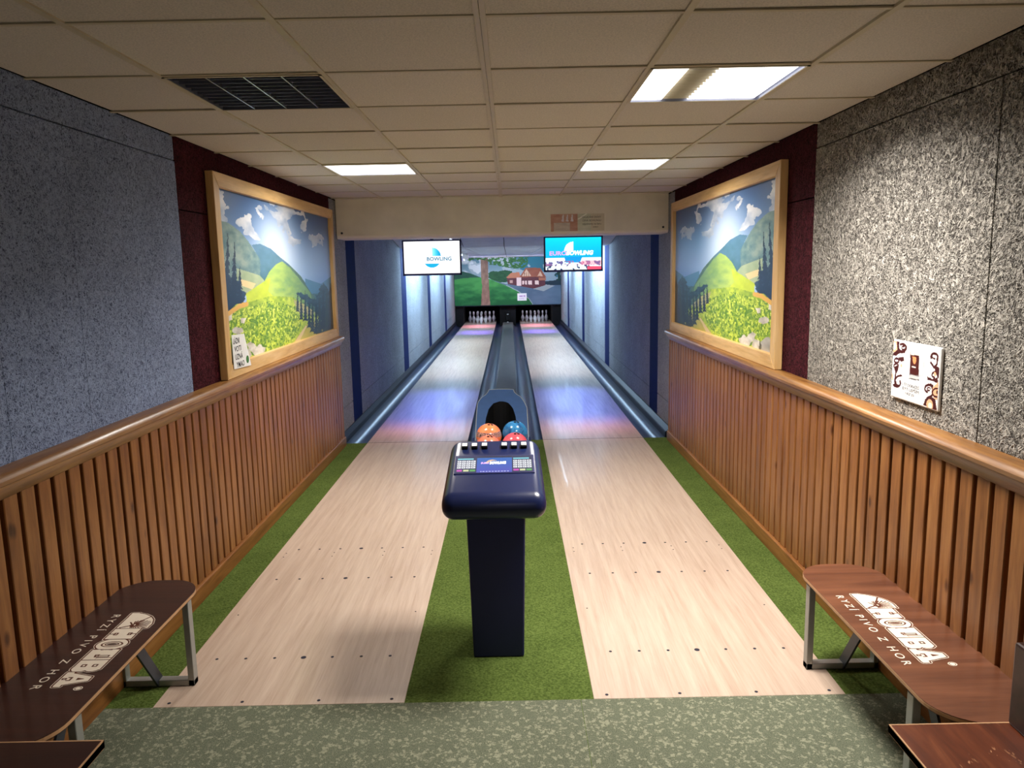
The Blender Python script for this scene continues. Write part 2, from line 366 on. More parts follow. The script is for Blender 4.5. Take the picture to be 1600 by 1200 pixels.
def wall(side):
    X = WL if side == 'left' else WR; s = -1 if side == 'left' else 1      # s: outward
    wo = boxo('wall_' + side, (X + s * .022, YB, -.16), (X + s * .16, 28.4, HC + .14), m['joint']); tag(wo, kind='structure')
    def panel(name, y0, y1, z0, z1, mat, g=.003, proud=0.0, g0=None):
        boxo(name, (X - s * proud, y0 + (g if g0 is None else g0), z0 + g), (X + s * .021, y1 - g, z1 - g), mat, wo, bevel=min(.003, g * 1.2), seg=1)
    wm = m['wool_' + side]
    ys = [4.31 - .5335 * k for k in range(0, 14)]
    for k in range(13):
        a, b = ys[k + 1], ys[k]
        strong = side == 'right' and k % 4 == 2
        panel('wood_wool_panel', a, b, 0, 2.45, wm, .0009, 0.0, .006 if strong else None)
    for k in range(0, 13, 4):
        a = ys[min(13, k + 4)]; panel('top_panel', a, ys[k], 2.452, HC + .01, wm, .003)
    for a, b in ((4.31, 4.95), (4.95, 6.25), (6.25, 7.92)):
        panel('burgundy_panel', a, b, 0, 2.19, m['burgundy'], .002); panel('burgundy_panel', a, b, 2.192, HC + .01, m['burgundy'], .002)
    st = [8.62, 12.9, 17.0, 21.3] if side == 'left' else [8.74, 13.05, 17.4, 21.9]
    wd = [.50, .6, .55, .55]
    panel('wood_wool_panel', 7.92, st[0], .355, HC, m['wool_alcove'], .003); panel('wood_wool_panel', 7.92, st[0], -.1, .353, m['wool_alcove'], .003)
    for i in range(4):
        panel('blue_strip', st[i], st[i] + wd[i], -.1, HC, m['blue_strip'], .001, 0)
        e = st[i + 1] if i < 3 else 25.9
        n = 3; a = st[i] + wd[i]
        for j in range(n):
            ya, yb = a + (e - a) * j / n, a + (e - a) * (j + 1) / n
            panel('wood_wool_panel', ya, yb, .355, HC, m['wool_alcove'], .0015); panel('wood_wool_panel', ya, yb, -.1, .352, m['wool_alcove'], .0025)
    return wo
wall_l = wall('left'); wall_r = wall('right')
bk = boxo('wall_back', (WL - .1, YB - .15, -.16), (WR + .1, YB, HC + .1), m['cream']); tag(bk, kind='structure')
fb = boxo('wall_far', (WL - .1, 28.3, -.16), (WR + .1, 28.45, HC + .1), m['black']); tag(fb, kind='structure')

# ceiling: slab, tees, tiles, each a part
ce = boxo('ceiling', (WL - .1, YB - .1, HC + .12), (WR + .1, 28.4, HC + .2), m['joint']); tag(ce, kind='structure')
xs = [WL + .003, GX - 2 * T, GX - T, GX, GX + T, GX + 2 * T, WR - .003]
tile_full = None
SK = {(1, 1), (4, 1), (1, 5), (4, 5)}           # troffers
BACK = (3, -7)
k0 = -8
for k in range(k0, 10):
    y0 = GY + k * T; y1 = min(y0 + T, 8.34)
    if y0 >= 8.3: continue
    for i in range(6):
        if (i, k) in SK or (i, k) == BACK: continue
        x0, x1 = xs[i], xs[i + 1]; full = 0 < i < 5 and y1 - y0 > .62
        cx, cy = (x0 + x1) / 2, (y0 + y1) / 2; dx, dy = (x1 - x0) / 2 - .004, (y1 - y0) / 2 - .004
        if full and tile_full: me = tile_full
        else:
            me = MB().box((-dx, -dy, -.001), (dx, dy, .014)).mesh('ceiling_tile', m['tile'], bevel=.003, seg=1)
            if full: tile_full = me
        o = link('ceiling_tile', me, ce, (cx, cy, HC + .006 + random.uniform(-.001, .002)), (random.uniform(-.003, .003), random.uniform(-.003, .003), 0))
for i, x in enumerate(xs[1:-1]):
    wdt = .024 if i != 2 else .030
    if i != 2: boxo('ceiling_tee', (x - wdt / 2, YB, HC - .002), (x + wdt / 2, 8.3, HC + .008), m['tee'], ce)
    else:
        for q in (-1, 1): boxo('ceiling_tee', (x + q * .0095 - .0088, YB, HC - .002), (x + q * .0095 + .0088, 8.3, HC + .008), m['tee'], ce)
for k in range(k0, 10):
    y = GY + k * T
    if YB < y < 8.25: boxo('cross_tee', (WL, y - .009, HC - .0005), (WR, y + .009, HC + .005), m['tee'], ce)
# beam over the foul line
be = MB()
prof = [(8.2, HC + .05), (8.2, 2.205), (8.215, 2.185), (8.24, 2.175), (8.62, 2.175), (8.62, HC + .05)]
be.prism(prof, lambda p: (WL + .005, p[0], p[1]), lambda p: (WR - .005, p[0], p[1]))
bo = be.obj('trim_1', m['cream']); tag(bo, kind='structure')
for x, z in ((WL + .06, 2.235), (WR - .06, 2.235)): MB().lathe([(.0, -.004), (.012, -.004), (.012, .004), (0, .004)], n=10).obj('fixing_screw', m['steel_dark'], bo).matrix_world = Matrix.Translation((x, 8.198, z)) @ Matrix.Rotation(PI / 2, 4, 'X')
# alcove ceiling: level, sloping, level
zc = 2.20
xa = [WL + .003, -1.45, -.765, CX, .605, 1.29, WR - .003]
def slab_tile(name, x0, x1, pa, pb, mat, t=.012, g=.006):
    MB().prism([(pa[0] + g, pa[1]), (pb[0] - g, pb[1]), (pb[0] - g, pb[1] + t), (pa[0] + g, pa[1] + t)], lambda p: (x0 + g, p[0], p[1]), lambda p: (x1 - g, p[0], p[1])).obj(name, mat, ce)
rows = [(8.62, 2.57), (9.5, 2.57), (10.35, 2.57), (11.25, 2.44), (12.15, 2.31), (12.9, zc)]
y = 12.9
while y < 25.2: y += 1.23; rows.append((min(y, 25.2), zc))
for a, b in zip(rows[:-1], rows[1:]):
    for x0, x1 in zip(xa[:-1], xa[1:]): slab_tile('alcove_ceiling_tile', x0, x1, a, b, m['alcove_tile'])
MB().prism([(p[0], p[1] + .014) for p in rows] + [(p[0], p[1] + .04) for p in rows[::-1]], lambda p: (WL, p[0], p[1]), lambda p: (WR, p[0], p[1])).obj('alcove_ceiling_backing', m['joint'], ce)

# wainscot, chair rail and baseboard of each side
YW = 7.85
slat_me = MB().box((-.0125, -.038, .10), (.0125, .038, 1.078)).mesh('slat', m['slat'], bevel=.003, seg=1)
for n, (side, X, s) in enumerate((('left', WL, 1), ('right', WR, -1))):
    tr = boxo('trim_%d' % (n + 2), (min(X, X + s * .024), YB, 0), (max(X, X + s * .024), YW, 1.11), m['slat_back']); tag(tr, kind='structure')
    off = .0 if side == 'left' else -.02
    y = 2.595 + off - .1 * 50
    while y < YW - .03:
        if y > YB + .05: link('slat', slat_me, tr, (X + s * .0365, y + random.uniform(-.0015, .0015), 0))
        y += .1
    boxo('end_board', (min(X, X + s * .052), YW - .012, 0), (max(X, X + s * .052), YW + .012, 1.10), m['slat'], tr)
    pr = [(0, 1.165), (.075, 1.168), (.092, 1.160), (.10, 1.146), (.096, 1.130), (.080, 1.122), (.078, 1.108), (.066, 1.094), (.060, 1.074), (.052, 1.068), (0, 1.068)]
    MB().prism(pr, lambda p: (X + s * p[0], YB, p[1]), lambda p: (X + s * p[0], YW + .03, p[1])).obj('chair_rail', m['rail'], tr, smooth=True)
    yj = YB
    bb = boxo('baseboard_' + side, (min(X, X + s * .068), YB, 0), (max(X, X + s * .068), YW + .01, .10), m['base'], None, bevel=.006); tag(bb, kind='structure')

# ---------------------------------------------------------------- floors of the approach
cp = boxo('patterned_carpet', (WL + .022, YB + .022, -.16), (WR - .022, FRONT, .004), m['carpet']); tag(cp, 'mottled grey-green patterned carpet across the front of the room', 'carpet')
boxo('carpet_seam', (.2685, YB + .03, .004), (.2705, FRONT, .0045), m['turf'], cp)
for (x0, x1, lab) in ((WL + .022, L1, 'narrow green turf strip beside the left panelled wall'), (L2, R1, 'wide green turf strip between the two lane approaches'), (R2, WR - .022, 'narrow green turf strip beside the right panelled wall')):
    g = boxo('turf_strip', (x0, FRONT + .001, -.16), (x1, FOUL, .003), m['turf']); tag(g, lab, 'carpet', 'green turf strips')

def markers(parent, cx):
    me = MB().lathe([(0, 0), (.0075, 0), (.0075, .0008), (0, .0008)], n=10).mesh('approach_marker', m['ink'])
    big = MB().lathe([(0, 0), (.013, 0), (.013, .0008), (0, .0008)], n=12).mesh('approach_marker', m['ink'])
    sml = MB().lathe([(0, 0), (.0045, 0), (.0045, .0008), (0, .0008)], n=8).mesh('approach_marker', m['ink'])
    for y in (4.82, 4.33, 3.39):
        for j in range(-3, 4): link('approach_marker', big if j == 0 else me, parent, (cx + .1385 * j, y, .0052))
    for y, mm in ((4.755, sml), (4.69, sml), (3.02, me)):
        for x in (-.48, -.165, .165, .48): link('approach_marker', mm, parent, (cx + x, y, .0052))
    for x in (-.48, .48): link('approach_marker', sml, parent, (cx + x, 3.86, .0052))
for n, (a, b, lab) in enumerate(((L1, L2, 'left bowling lane of pale wood with its long approach'), (R1, R2, 'right bowling lane of pale wood with its long approach'))):
    t = thing('bowling_lane', lab, 'lane', ((a + b) / 2, FOUL, 0), 0, 'two bowling lanes'); hw = (b - a) / 2
    ap = boxo('approach', (-hw, FRONT - FOUL, -.16), (hw, -.006, .005), m['approach'], t, bevel=.002, seg=1)
    markers(ap, 0)
    for o in ap.children: o.location.y -= FOUL
    boxo('foul_line', (-hw, -.006, -.10), (hw, .006, .0045), m['black'], t)
    boxo('lane_surface', (-hw, .006, -.16), (hw, DECK - FOUL, .003), m['lane'], t)

# gutters and ledges
def gutter(xl, sgn, lab):          # xl: lane edge, sgn: direction away from the lane
    t = thing('gutter', lab, 'gutter', (xl, FOUL, 0), 0, 'blue-black gutters')
    pts = []; wdt = .235
    for k in range(13):
        a = PI * k / 12; pts.append((wdt / 2 - wdt / 2 * math.cos(a), -.085 * math.sin(a) - .002))
    under = [(x, z - .012) for x, z in pts[::-1]]
    MB().prism(pts + under, lambda p: (sgn * p[0], 0.012, p[1]), lambda p: (sgn * p[0], DECK - FOUL, p[1])).obj('channel', m['gutter'], t, smooth=True)
    boxo('end_stop', (min(0, sgn * wdt), .0, -.12), (max(0, sgn * wdt), .012, -.004), m['ledge'], t)
    return t
gutter(L1, -1, 'leftmost gutter, between the left lane and the left wall')
gutter(L2, 1, 'gutter along the right edge of the left lane')
gutter(R1, -1, 'gutter along the left edge of the right lane')
gutter(R2, 1, 'rightmost gutter, between the right lane and the right wall')
for s, X, lab in ((1, WL, 'black ledge running along the foot of the left alcove wall'), (-1, WR, 'black ledge running along the foot of the right alcove wall')):
    inner = (abs(X - L1) if s == 1 else abs(WR - R2)) - .235
    pr = [(0, -.16), (inner, -.16), (inner, .055), (inner - .008, .07), (.012, .105), (0, .105)]
    o = MB().prism(pr, lambda p: (X + s * p[0], FOUL, p[1]), lambda p: (X + s * p[0], 25.2, p[1])).obj('side_ledge', m['ledge']); tag(o, lab, 'ledge', 'gutter ledges')
hw = (R1 - L2) / 2 - .235
cc = (R1 + L2) / 2
pr = [(-hw, -.16), (-hw, .035), (-hw + .02, .055), (hw - .02, .055), (hw, .035), (hw, -.16)]
o = MB().prism(pr, lambda p: (cc + p[0], FOUL, p[1]), lambda p: (cc + p[0], 25.3, p[1])).obj('division_cap', m['cap'], smooth=False)
tag(o, 'long grey cap between the two inner gutters, behind the ball return', 'lane divider')

# ---------------------------------------------------------------- far end: mural, masking, pins
def mural():
    im = Img(250, 116); im.calib([(72, 345), (1395, 330), (1395, 935), (98, 945)]); n = im.noise
    im.put(im.V > -1, (84, 124, 142), (150, 172, 178), im.V * 2.1)
    cl = n(5, 3, 4, 2.0); im.put((cl > .48) & (im.V < .6), (176, 190, 196), (120, 146, 160), im.V * 1.4)
    im.put((cl > .57) & (im.V < .5) & (im.U < .4), (206, 214, 218))
    im.put((im.U > .62) & (cl < .52), (40, 120, 140), (60, 110, 130), im.V * 2)
    im.poly([(72, 600), (80, 540), (190, 515), (290, 545), (400, 590), (420, 640), (72, 660)], (44, 92, 74), (30, 76, 58), n(20, 5))
    im.poly([(500, 540), (560, 515), (620, 520), (700, 500), (790, 520), (790, 650), (640, 660), (500, 600)], (44, 100, 60), (22, 64, 40), n(40, 8), wob=.02)
    im.poly([(1190, 650), (1300, 640), (1400, 620), (1400, 720), (1190, 700)], (24, 48, 62))
    im.poly([(80, 620), (200, 600), (420, 590), (560, 625), (700, 690), (840, 760), (990, 860), (1060, 950), (90, 950)], (70, 150, 74), (18, 92, 46), (im.V - .55) * 2.6 + (n(14, 11) - .5) * 1.2)
    im.poly([(520, 620), (720, 680), (900, 700), (1060, 745), (1180, 770), (1300, 700), (1400, 700), (1400, 940), (1060, 950), (1000, 860), (860, 760), (700, 690)], (96, 118, 138), (72, 96, 118), n(10, 14))
    im.poly([(1060, 740), (1180, 775), (1320, 705), (1210, 690)], (150, 160, 160))
    im.line([(720, 690), (860, 765), (1000, 865), (1050, 940)], .006, (150, 168, 160), 2.1)
    im.poly([(725, 600), (850, 590), (905, 570), (1055, 590), (1200, 590), (1200, 700), (1060, 740), (850, 700), (740, 680)], (104, 56, 62), (84, 42, 52), n(30, 4))
    im.poly([(720, 595), (780, 540), (880, 530), (900, 600), (740, 605)], (186, 120, 92))
    im.poly([(880, 600), (960, 475), (1140, 480), (1215, 600), (1050, 592)], (166, 98, 74), (140, 78, 62), n(30, 4))
    im.poly([(912, 582), (970, 492), (1030, 582)], (214, 178, 150)); im.poly([(1105, 582), (1138, 520), (1172, 584)], (214, 178, 150))
    for x in (945, 970, 995): im.line([(x, 582), (x, 540)], .006, (120, 70, 50), 2.1)
    im.poly([(845, 600), (905, 600), (905, 705), (848, 700)], (226, 200, 196))
    for x in (916, 952, 992, 1015, 1072, 1095): im.poly([(x, 640), (x + 24, 641), (x + 24, 690), (x, 686)], (230, 206, 196))
    im.poly([(765, 630), (800, 630), (800, 665), (765, 665)], (190, 150, 140)); im.poly([(1120, 600), (1210, 605), (1210, 640), (1120, 635)], (176, 110, 84))
    im.poly([(862, 540), (882, 540), (882, 580), (862, 580)], (196, 120, 90))
    im.poly([(405, 350), (492, 350), (500, 560), (526, 945), (414, 945), (425, 700), (410, 560)], (158, 128, 110), (116, 88, 76), n(10, 22, 3, 4.0) * 1.6 - .3)
    lf = n(26, 31, 3, 2.0); top = [(240, 340), (1000, 335), (990, 400), (920, 480), (860, 490), (720, 475), (620, 440), (520, 430), (470, 370), (280, 375), (265, 410)]
    im.put(im.inside(top, wob=.05, sc=24) & (lf > .40), (34, 84, 44), (70, 128, 66), n(50, 33))
    lf2 = n(30, 37, 2, 2.0); im.put(im.inside([(1330, 540), (1400, 520), (1400, 640), (1345, 640)], wob=.04) & (lf2 > .42), (24, 58, 50))
    return im
t = thing('mural_screen', 'painted masking mural of a tree, meadow and red-roofed house at the far end', 'mural', (CX, YE, 0))
im = mural(); Z0, Z1 = .635, 2.205
link('mural_print', im.mesh('mural_print', m['mural'], lambda u, v: (WL + .01 - CX + u * (WR - WL - .02), -.0005, Z1 - v * (Z1 - Z0))), t)
boxo('mural_board', (WL + .005 - CX, 0, Z0), (WR - .005 - CX, .03, Z1), m['black'], t)
boxo('lower_trim', (WL + .005 - CX, -.02, Z0 - .03), (WR - .005 - CX, .03, Z0), m['ledge'], t)
nt = boxo('paper_note', (.25, YE - .012, .77), (.555, YE - .006, 1.01), m['white']); tag(nt, 'small white paper note with purple writing stuck on the far mural', 'paper note')
text_obj('printed_line', 'AKCE', .08, m['purple_ink'], nt, (.31, YE - .0128, .89), (1, 0, 0), (0, 0, 1), bold=.002)
text_obj('printed_line', 'bowling', .05, m['purple_ink'], nt, (.31, YE - .0128, .82), (1, 0, 0), (0, 0, 1))
# pit housing
pit = thing('pinsetter_housing', 'black pinsetter housing around both pin decks below the mural', 'pinsetter', (CX, 25.4, 0))
boxo('center_divider', (-.27, 0, -.1), (.27, 2.2, .66), m['black'], pit)
boxo('side_divider', (WL - CX + .005, -.1, -.1), (L1 + .0 - CX, 2.4, .70), m['black'], pit)
boxo('side_divider', (R2 - CX, -.1, -.1), (WR - CX - .005, 2.4, .70), m['black'], pit)
boxo('back_curtain', (WL - CX, 2.3, -.1), (WR - CX, 2.4, 2.2), m['black'], pit)
boxo('pit_roof', (WL - CX, .3, .72), (WR - CX, 2.3, .76), m['black'], pit)
bx = boxo('sensor_box', (-.07, -.06, .10), (.07, 0, .42), m['black'], pit, bevel=.01)
boxo('sensor_label', (-.03, -.064, .31), (.03, -.06, .325), m['white'], bx)
MB().lathe([(0, -.01), (.025, -.01), (.025, .01), (0, .01)], (-.005, -.07, .06), 10).obj('sensor_lens', m['white'], pit)
prof = [(0, 0), (.026, 0), (.0335, .02), (.0455, .065), (.0575, .095), (.0605, .114), (.057, .142), (.045, .178), (.032, .205), (.0235, .234), (.0233, .256), (.026, .285), (.0305, .315), (.0323, .337), (.0285, .363), (.017, .378), (0, .381)]
pin_me = MB().lathe(prof, n=16).mesh('bowling_pin', m['pin'], smooth=True)
st_me = MB().lathe([(.0, 0), (.0244, 0), (.0242, .010), (0, .010)], (0, 0, .236), 16).add([], []).lathe([(.0, 0), (.0250, 0), (.0262, .010), (0, .010)], (0, 0, .262), 16).mesh('neck_stripe', m['pin_red'])
SP = .275
rowsn = [['head pin standing foremost'], ['left pin of the second row', 'right pin of the second row'], ['left pin of the third row', 'middle pin of the third row', 'right pin of the third row'],
         ['leftmost pin of the back row', 'second pin from the left in the back row', 'second pin from the right in the back row', 'rightmost pin of the back row']]
for nm, cx in (('left', -.985), ('right', .845)):
    for r in range(4):
        for j in range(r + 1):
            o = link('bowling_pin', pin_me, None, (cx + (j - r / 2) * SP, 25.68 + r * SP * .866, .0035))
            tag(o, 'white bowling pin, %s, on the %s lane' % (rowsn[r][j], nm), 'bowling pin', 'bowling pins')
            link('neck_stripe', st_me, o)

# ---------------------------------------------------------------- troffers
def troffer(cx, cy, mode, lab):
    t = thing('ceiling_light', lab, 'ceiling light', (cx, cy, HC), 0, 'square troffer lights')
    h = T / 2 - .014; z1 = .09
    b = MB()
    b.box((-h, -h, z1), (h, h, z1 + .01)); b.box((-h, -h, -.002), (-h + .006, h, z1)); b.box((h - .006, -h, -.002), (h, h, z1)); b.box((-h, -h, -.002), (h, -h + .006, z1)); b.box((-h, h - .006, -.002), (h, h, z1))
    b.obj('housing', m['dim_reflector'], t)
    fr = MB(); e = h + .008
    for a, c in (((-e, -e), (e, -h + .004)), ((-e, h - .004), (e, e)), ((-e, -e), (-h + .004, e)), ((h - .004, -e), (e, e))): fr.box((a[0], a[1], -.004), (c[0], c[1], .0))
    fr.obj('rim', m['tee'], t)
    W = 2 * h
    if mode == 'full': boxo('lit_diffuser', (-h + .006, -h + .006, .004), (h - .006, h - .006, .010), m['glow'], t)
    if mode == 'part':
        boxo('lit_diffuser', (-h + .008, -h + .008, .006), (-h + .25 * W, h - .008, .012), m['glow'], t)
        boxo('lit_diffuser', (-h + .45 * W, -h + .008, .006), (h - .02, h - .008, .012), m['glow'], t)
        boxo('reflector', (-h + .25 * W, -h + .008, .03), (-h + .45 * W, h - .008, .036), m['tee'], t)
        for k in range(1, 12): boxo('louvre_blade', (-h + .25 * W, -h + k * W / 12 - .0015, .001), (-h + .45 * W, -h + k * W / 12 + .0015, .026), m['tee'], t)
    if mode == 'off':
        for k in range(4):
            xa, xb = -h + .006 + k * (W - .012) / 4, -h + .006 + (k + 1) * (W - .012) / 4
            if k: boxo('louvre_divider', (xa - .003, -h + .008, -.001), (xa + .003, h - .008, .05), m['reflector'], t)
        for k in range(1, 10): boxo('louvre_blade', (-h + .008, -h + k * W / 10 - .0015, .002), (h - .008, -h + k * W / 10 + .0015, .045), m['dim_reflector'], t)
    return t
troffer(.8635, GY + 1.5 * T, 'part', 'large near ceiling light on the right with one unlit middle band')
troffer(-1.0115, GY + 1.5 * T, 'off', 'unlit dark louvred ceiling light near the left wall')
troffer(-1.0115, GY + 5.5 * T, 'full', 'bright square ceiling light above the left lane')
troffer(.8635, GY + 5.5 * T, 'full', 'bright square ceiling light above the right lane, before the beam')
troffer((xs[3] + xs[4]) / 2, GY - 6.5 * T, 'full', 'added fill ceiling light over the back of the room')  # unseen fixture added to carry the dim fill
# tubes
for sx, lab0 in ((-1, 'left'), (1, 'right')):
    for y, dx, lb in ((14.6, 1.05, 'nearest'), (18.8, 1.05, 'middle'), (22.4, 1.35, 'added farthest')):  # farthest pair is added, hidden from view, to brighten the dark mural
        t = thing('tube_light', '%s fluorescent trough along the %s alcove wall' % (lb, lab0), 'tube light', (-.064 + sx * dx, y, zc - .001))
        boxo('batten', (-.05, -1.22, -.02), (.05, 1.22, 0), m['white'], t, bevel=.004)
        xa_, xb_ = sorted((-sx * .05, -sx * .056)); boxo('shield', (xa_, -1.22, -.12), (xb_, 1.22, 0), m['white'], t)  # plate added to keep the tube's reflection off the lane
        boxo('lit_tube', (-.014, -1.18, -.052), (.014, 1.18, -.026), m['tube_glow'], t, bevel=.01)
for x, lb in ((-.70, 'left'), (.54, 'right')):
    t = thing('tube_light', 'thin tube light hung over the %s wall screen' % lb, 'tube light', (x, 10.05, 2.19))
    boxo('lit_tube', (-.010, -.85, -.012), (.010, .85, .008), m['tube_glow'], t, bevel=.008)
    for y in (-.6, .6): boxo('hanger', (-.004, y - .004, .008), (.004, y + .004, .38), m['steel'], t)

# ---------------------------------------------------------------- framed landscape pictures
def alpine():
    im = Img(280, 270); im.calib([(72, 130), (635, 292), (665, 895), (148, 1055)]); n = im.noise; V = im.V; U = im.U
    im.put(V > -1, (58, 96, 150), (160, 190, 226), V * 2.0)
    (gx, gy), = im.P([(385, 470)]); d = np.sqrt(((U - gx) * 1.6) ** 2 + (V - gy) ** 2)
    gl = np.clip(1.1 - d / .44, 0, 1); gl = gl * gl * (3 - 2 * gl); im.a = im.a * (1 - gl[..., None] * .72) + np.array((.90, .94, 1.0)) * gl[..., None] * .72
    hz = np.clip((U - .5) * 2.4, 0, 1)[..., None] * np.clip((V - .12) * 2, 0, 1)[..., None]; im.a = im.a * (1 - hz * .7) + np.array((.38, .60, .90)) * hz * .7
    c = n(7, 42, 4, .8)
    for pts in ([(72, 165), (110, 160), (130, 140), (165, 200), (150, 260), (100, 300), (78, 290)], [(215, 330), (245, 270), (275, 320), (285, 400), (250, 430), (218, 380)],
                [(325, 250), (370, 215), (440, 240), (520, 270), (535, 320), (500, 420), (430, 450), (400, 330), (345, 290)], [(280, 255), (300, 260), (325, 310), (300, 320)], [(540, 400), (590, 395), (610, 430), (560, 440)]):
        mk = im.inside(pts, wob=.13, sc=16, seed=4) & (c > .36); im.put(mk, (160, 176, 200), (226, 228, 234), (n(14, 44, 4) - .3) * 2.2)
    im.poly([(72, 330), (110, 318), (150, 330), (200, 370), (240, 420), (275, 475), (300, 510), (330, 620), (330, 700), (90, 700)], (88, 124, 128), (150, 168, 156), n(24, 5, 4) * 2.0 - .5 + (V - .4))
    im.poly([(258, 442), (300, 437), (350, 462), (400, 510), (440, 545), (480, 590), (520, 640), (600, 690), (640, 760), (300, 700), (300, 520)], (92, 132, 160), (64, 110, 118), (V - .35) * 3 + (n(24, 6, 4) - .3) * .9)
    im.poly([(190, 560), (300, 600), (330, 640), (250, 690), (190, 660)], (146, 168, 130), (180, 190, 150), n(30, 12))
    im.poly([(520, 620), (600, 650), (665, 600), (665, 700), (520, 700)], (70, 120, 150), (80, 140, 180), n(10, 13))
    im.poly([(440, 545), (500, 610), (545, 690), (600, 760), (620, 860), (540, 840), (470, 720)], (50, 92, 84), (90, 130, 96), n(20, 17))
    im.poly([(310, 700), (325, 620), (345, 580), (375, 545), (405, 528), (440, 558), (490, 620), (545, 695), (560, 760), (460, 730), (350, 715)], (184, 206, 90), (116, 158, 92), (U - .38) * 3.4 + (n(30, 18, 4, .6) - .2) * 1.0)
    im.poly([(208, 615), (280, 640), (265, 670), (215, 650)], (228, 206, 150))
    im.poly([(233, 690), (290, 650), (350, 610), (340, 680), (370, 715), (240, 742)], (206, 222, 60), (176, 196, 44), n(24, 19))
    tr = n(60, 20, 2, .5)
    im.put(im.inside([(80, 560), (130, 560), (165, 600), (205, 640), (236, 710), (225, 760), (130, 790), (90, 780)], wob=.04, sc=40), (30, 50, 72), (56, 82, 104), tr)
    def fir(x, y0, y1, w_, col):
        P = [(x, y0)]; k_ = 9
        for k in range(1, k_ + 1): yy = y0 + (y1 - y0) * k / k_; ww = w_ * k / k_; P += [(x + ww, yy), (x + ww * .45, yy - 3)]
        P2 = [(2 * x - a_, b_) for a_, b_ in P[:0:-1]]; im.poly(P + P2, col, wob=.012, sc=50)
    for x, y0, w_ in ((108, 345, 22), (147, 366, 27), (178, 425, 27), (205, 545, 24), (128, 480, 24)): fir(x, y0, 770, w_, (30, 50, 72))
    im.poly([(128, 1060), (128, 795), (150, 780), (190, 742), (240, 735), (350, 705), (460, 715), (520, 757), (570, 800), (605, 850), (612, 905), (612, 925)], (196, 212, 62), (120, 156, 40), n(36, 23, 4, 1.2) * 1.8 - .45)
    g = n(80, 26, 3, 1.6); mk = im.inside([(150, 790), (350, 730), (470, 760), (500, 860), (440, 980), (250, 1010), (140, 900)]); im.put(mk & (g > .58), (96, 140, 40)); im.put(mk & (g < .30), (222, 232, 96))
    im.poly([(440, 985), (475, 930), (525, 862), (560, 840), (600, 860), (612, 905), (520, 950)], (196, 178, 84), (168, 170, 60), n(20, 28))
    im.poly([(442, 985), (478, 930), (522, 864), (528, 868), (498, 930), (490, 965)], (214, 190, 140))
    im.poly([(462, 728), (520, 757), (570, 800), (540, 812), (480, 790)], (176, 170, 110))
    ft = n(70, 29, 2, .35)
    im.put(im.inside([(590, 690), (612, 640), (640, 690), (665, 600), (668, 900), (606, 915), (598, 830), (560, 770), (470, 700), (500, 690), (560, 730)], wob=.05, sc=50), (18, 44, 58), (50, 92, 104), ft)
    for x, y0, w_ in ((482, 678, 9), (500, 690, 9), (520, 676, 10), (540, 690, 10), (556, 712, 11), (575, 716, 12), (592, 700, 13), (610, 650, 14), (628, 660, 14), (645, 630, 14)): fir(x, y0 + (x * 7 % 19) - 6, y0 + 100 + (x * 13 % 37) + (x - 480) * 1.0, w_ * 1.3, (24 + x % 7 * 4, 54 + x % 5 * 5, 66))
    for pts in ([(150, 790), (172, 790), (170, 820), (150, 826)], [(170, 870), (190, 855), (222, 860), (224, 880), (205, 895), (180, 885)], [(210, 815), (235, 812), (232, 838), (212, 838)],
                [(235, 940), (262, 932), (285, 958), (300, 945), (326, 968), (322, 1000), (280, 1010), (255, 975)], [(222, 975), (250, 965), (262, 1000), (240, 1030), (222, 1020)], [(130, 850), (148, 842), (150, 856), (132, 862)]):
        im.poly(pts, (224, 218, 206), (176, 168, 156), n(30, 31) * 2 - .6, wob=.015, sc=30)
    im.poly([(150, 985), (175, 950), (205, 960), (222, 985), (228, 1030), (215, 1052), (150, 1062)], (206, 200, 190), (140, 134, 124), n(24, 35, 3), wob=.02, sc=24)
    im.poly([(222, 975), (232, 1030), (240, 1048), (226, 1050), (214, 1000)], (96, 92, 70))
    im.poly([(128, 795), (140, 775), (150, 800), (152, 840), (130, 850)], (70, 74, 70))
    im.line([(150, 790), (205, 752), (240, 742)], .014, (226, 176, 80), 1.6)
    return im
im = alpine(); imf = Img(210, 200); imf.a = im.a[:, ::-1]
for side, X, s in (('left', WL, 1), ('right', WR, -1)):
    t = thing('framed_picture', 'large alpine meadow picture in pale wood frame on the %s wall' % side, 'picture', (X, 6.28, 1.8), 0, 'framed alpine pictures')
    y0, y1, z0, z1 = 4.715 - 6.28, 7.85 - 6.28, 1.168 - 1.8, 2.452 - 1.8; fw = .088
    a, b, c, d = y0 + .07, y1 - .07, z0 + .07, z1 - .07
    src = im if s == 1 else im        # u = 0 is the end nearest the viewer on both walls
    link('picture_print', src.mesh('picture_print', m['print'], lambda u, v: (s * .019, a + u * (b - a), d - v * (d - c))), t)
    boxo('backing', (min(0, s * .018), a, c), (max(0, s * .018), b, d), m['joint'], t)
    xa_, xb_ = sorted((s * .002, s * .052))
    for nm, p in (('frame_side', [(y0, z0), (y0, z1), (y0 + fw, z1 - fw), (y0 + fw, z0 + fw)]), ('frame_side', [(y1, z0), (y1, z1), (y1 - fw, z1 - fw), (y1 - fw, z0 + fw)]),
                  ('frame_rail', [(y0, z1), (y1, z1), (y1 - fw, z1 - fw), (y0 + fw, z1 - fw)]), ('frame_rail', [(y0, z0), (y1, z0), (y1 - fw, z0 + fw), (y0 + fw, z0 + fw)])):
        MB().prism(p, lambda q: (xa_, q[0], q[1]), lambda q: (xb_, q[0], q[1])).obj(nm, m['frame_v'] if nm == 'frame_side' else m['frame'], t, bevel=.004, seg=2)

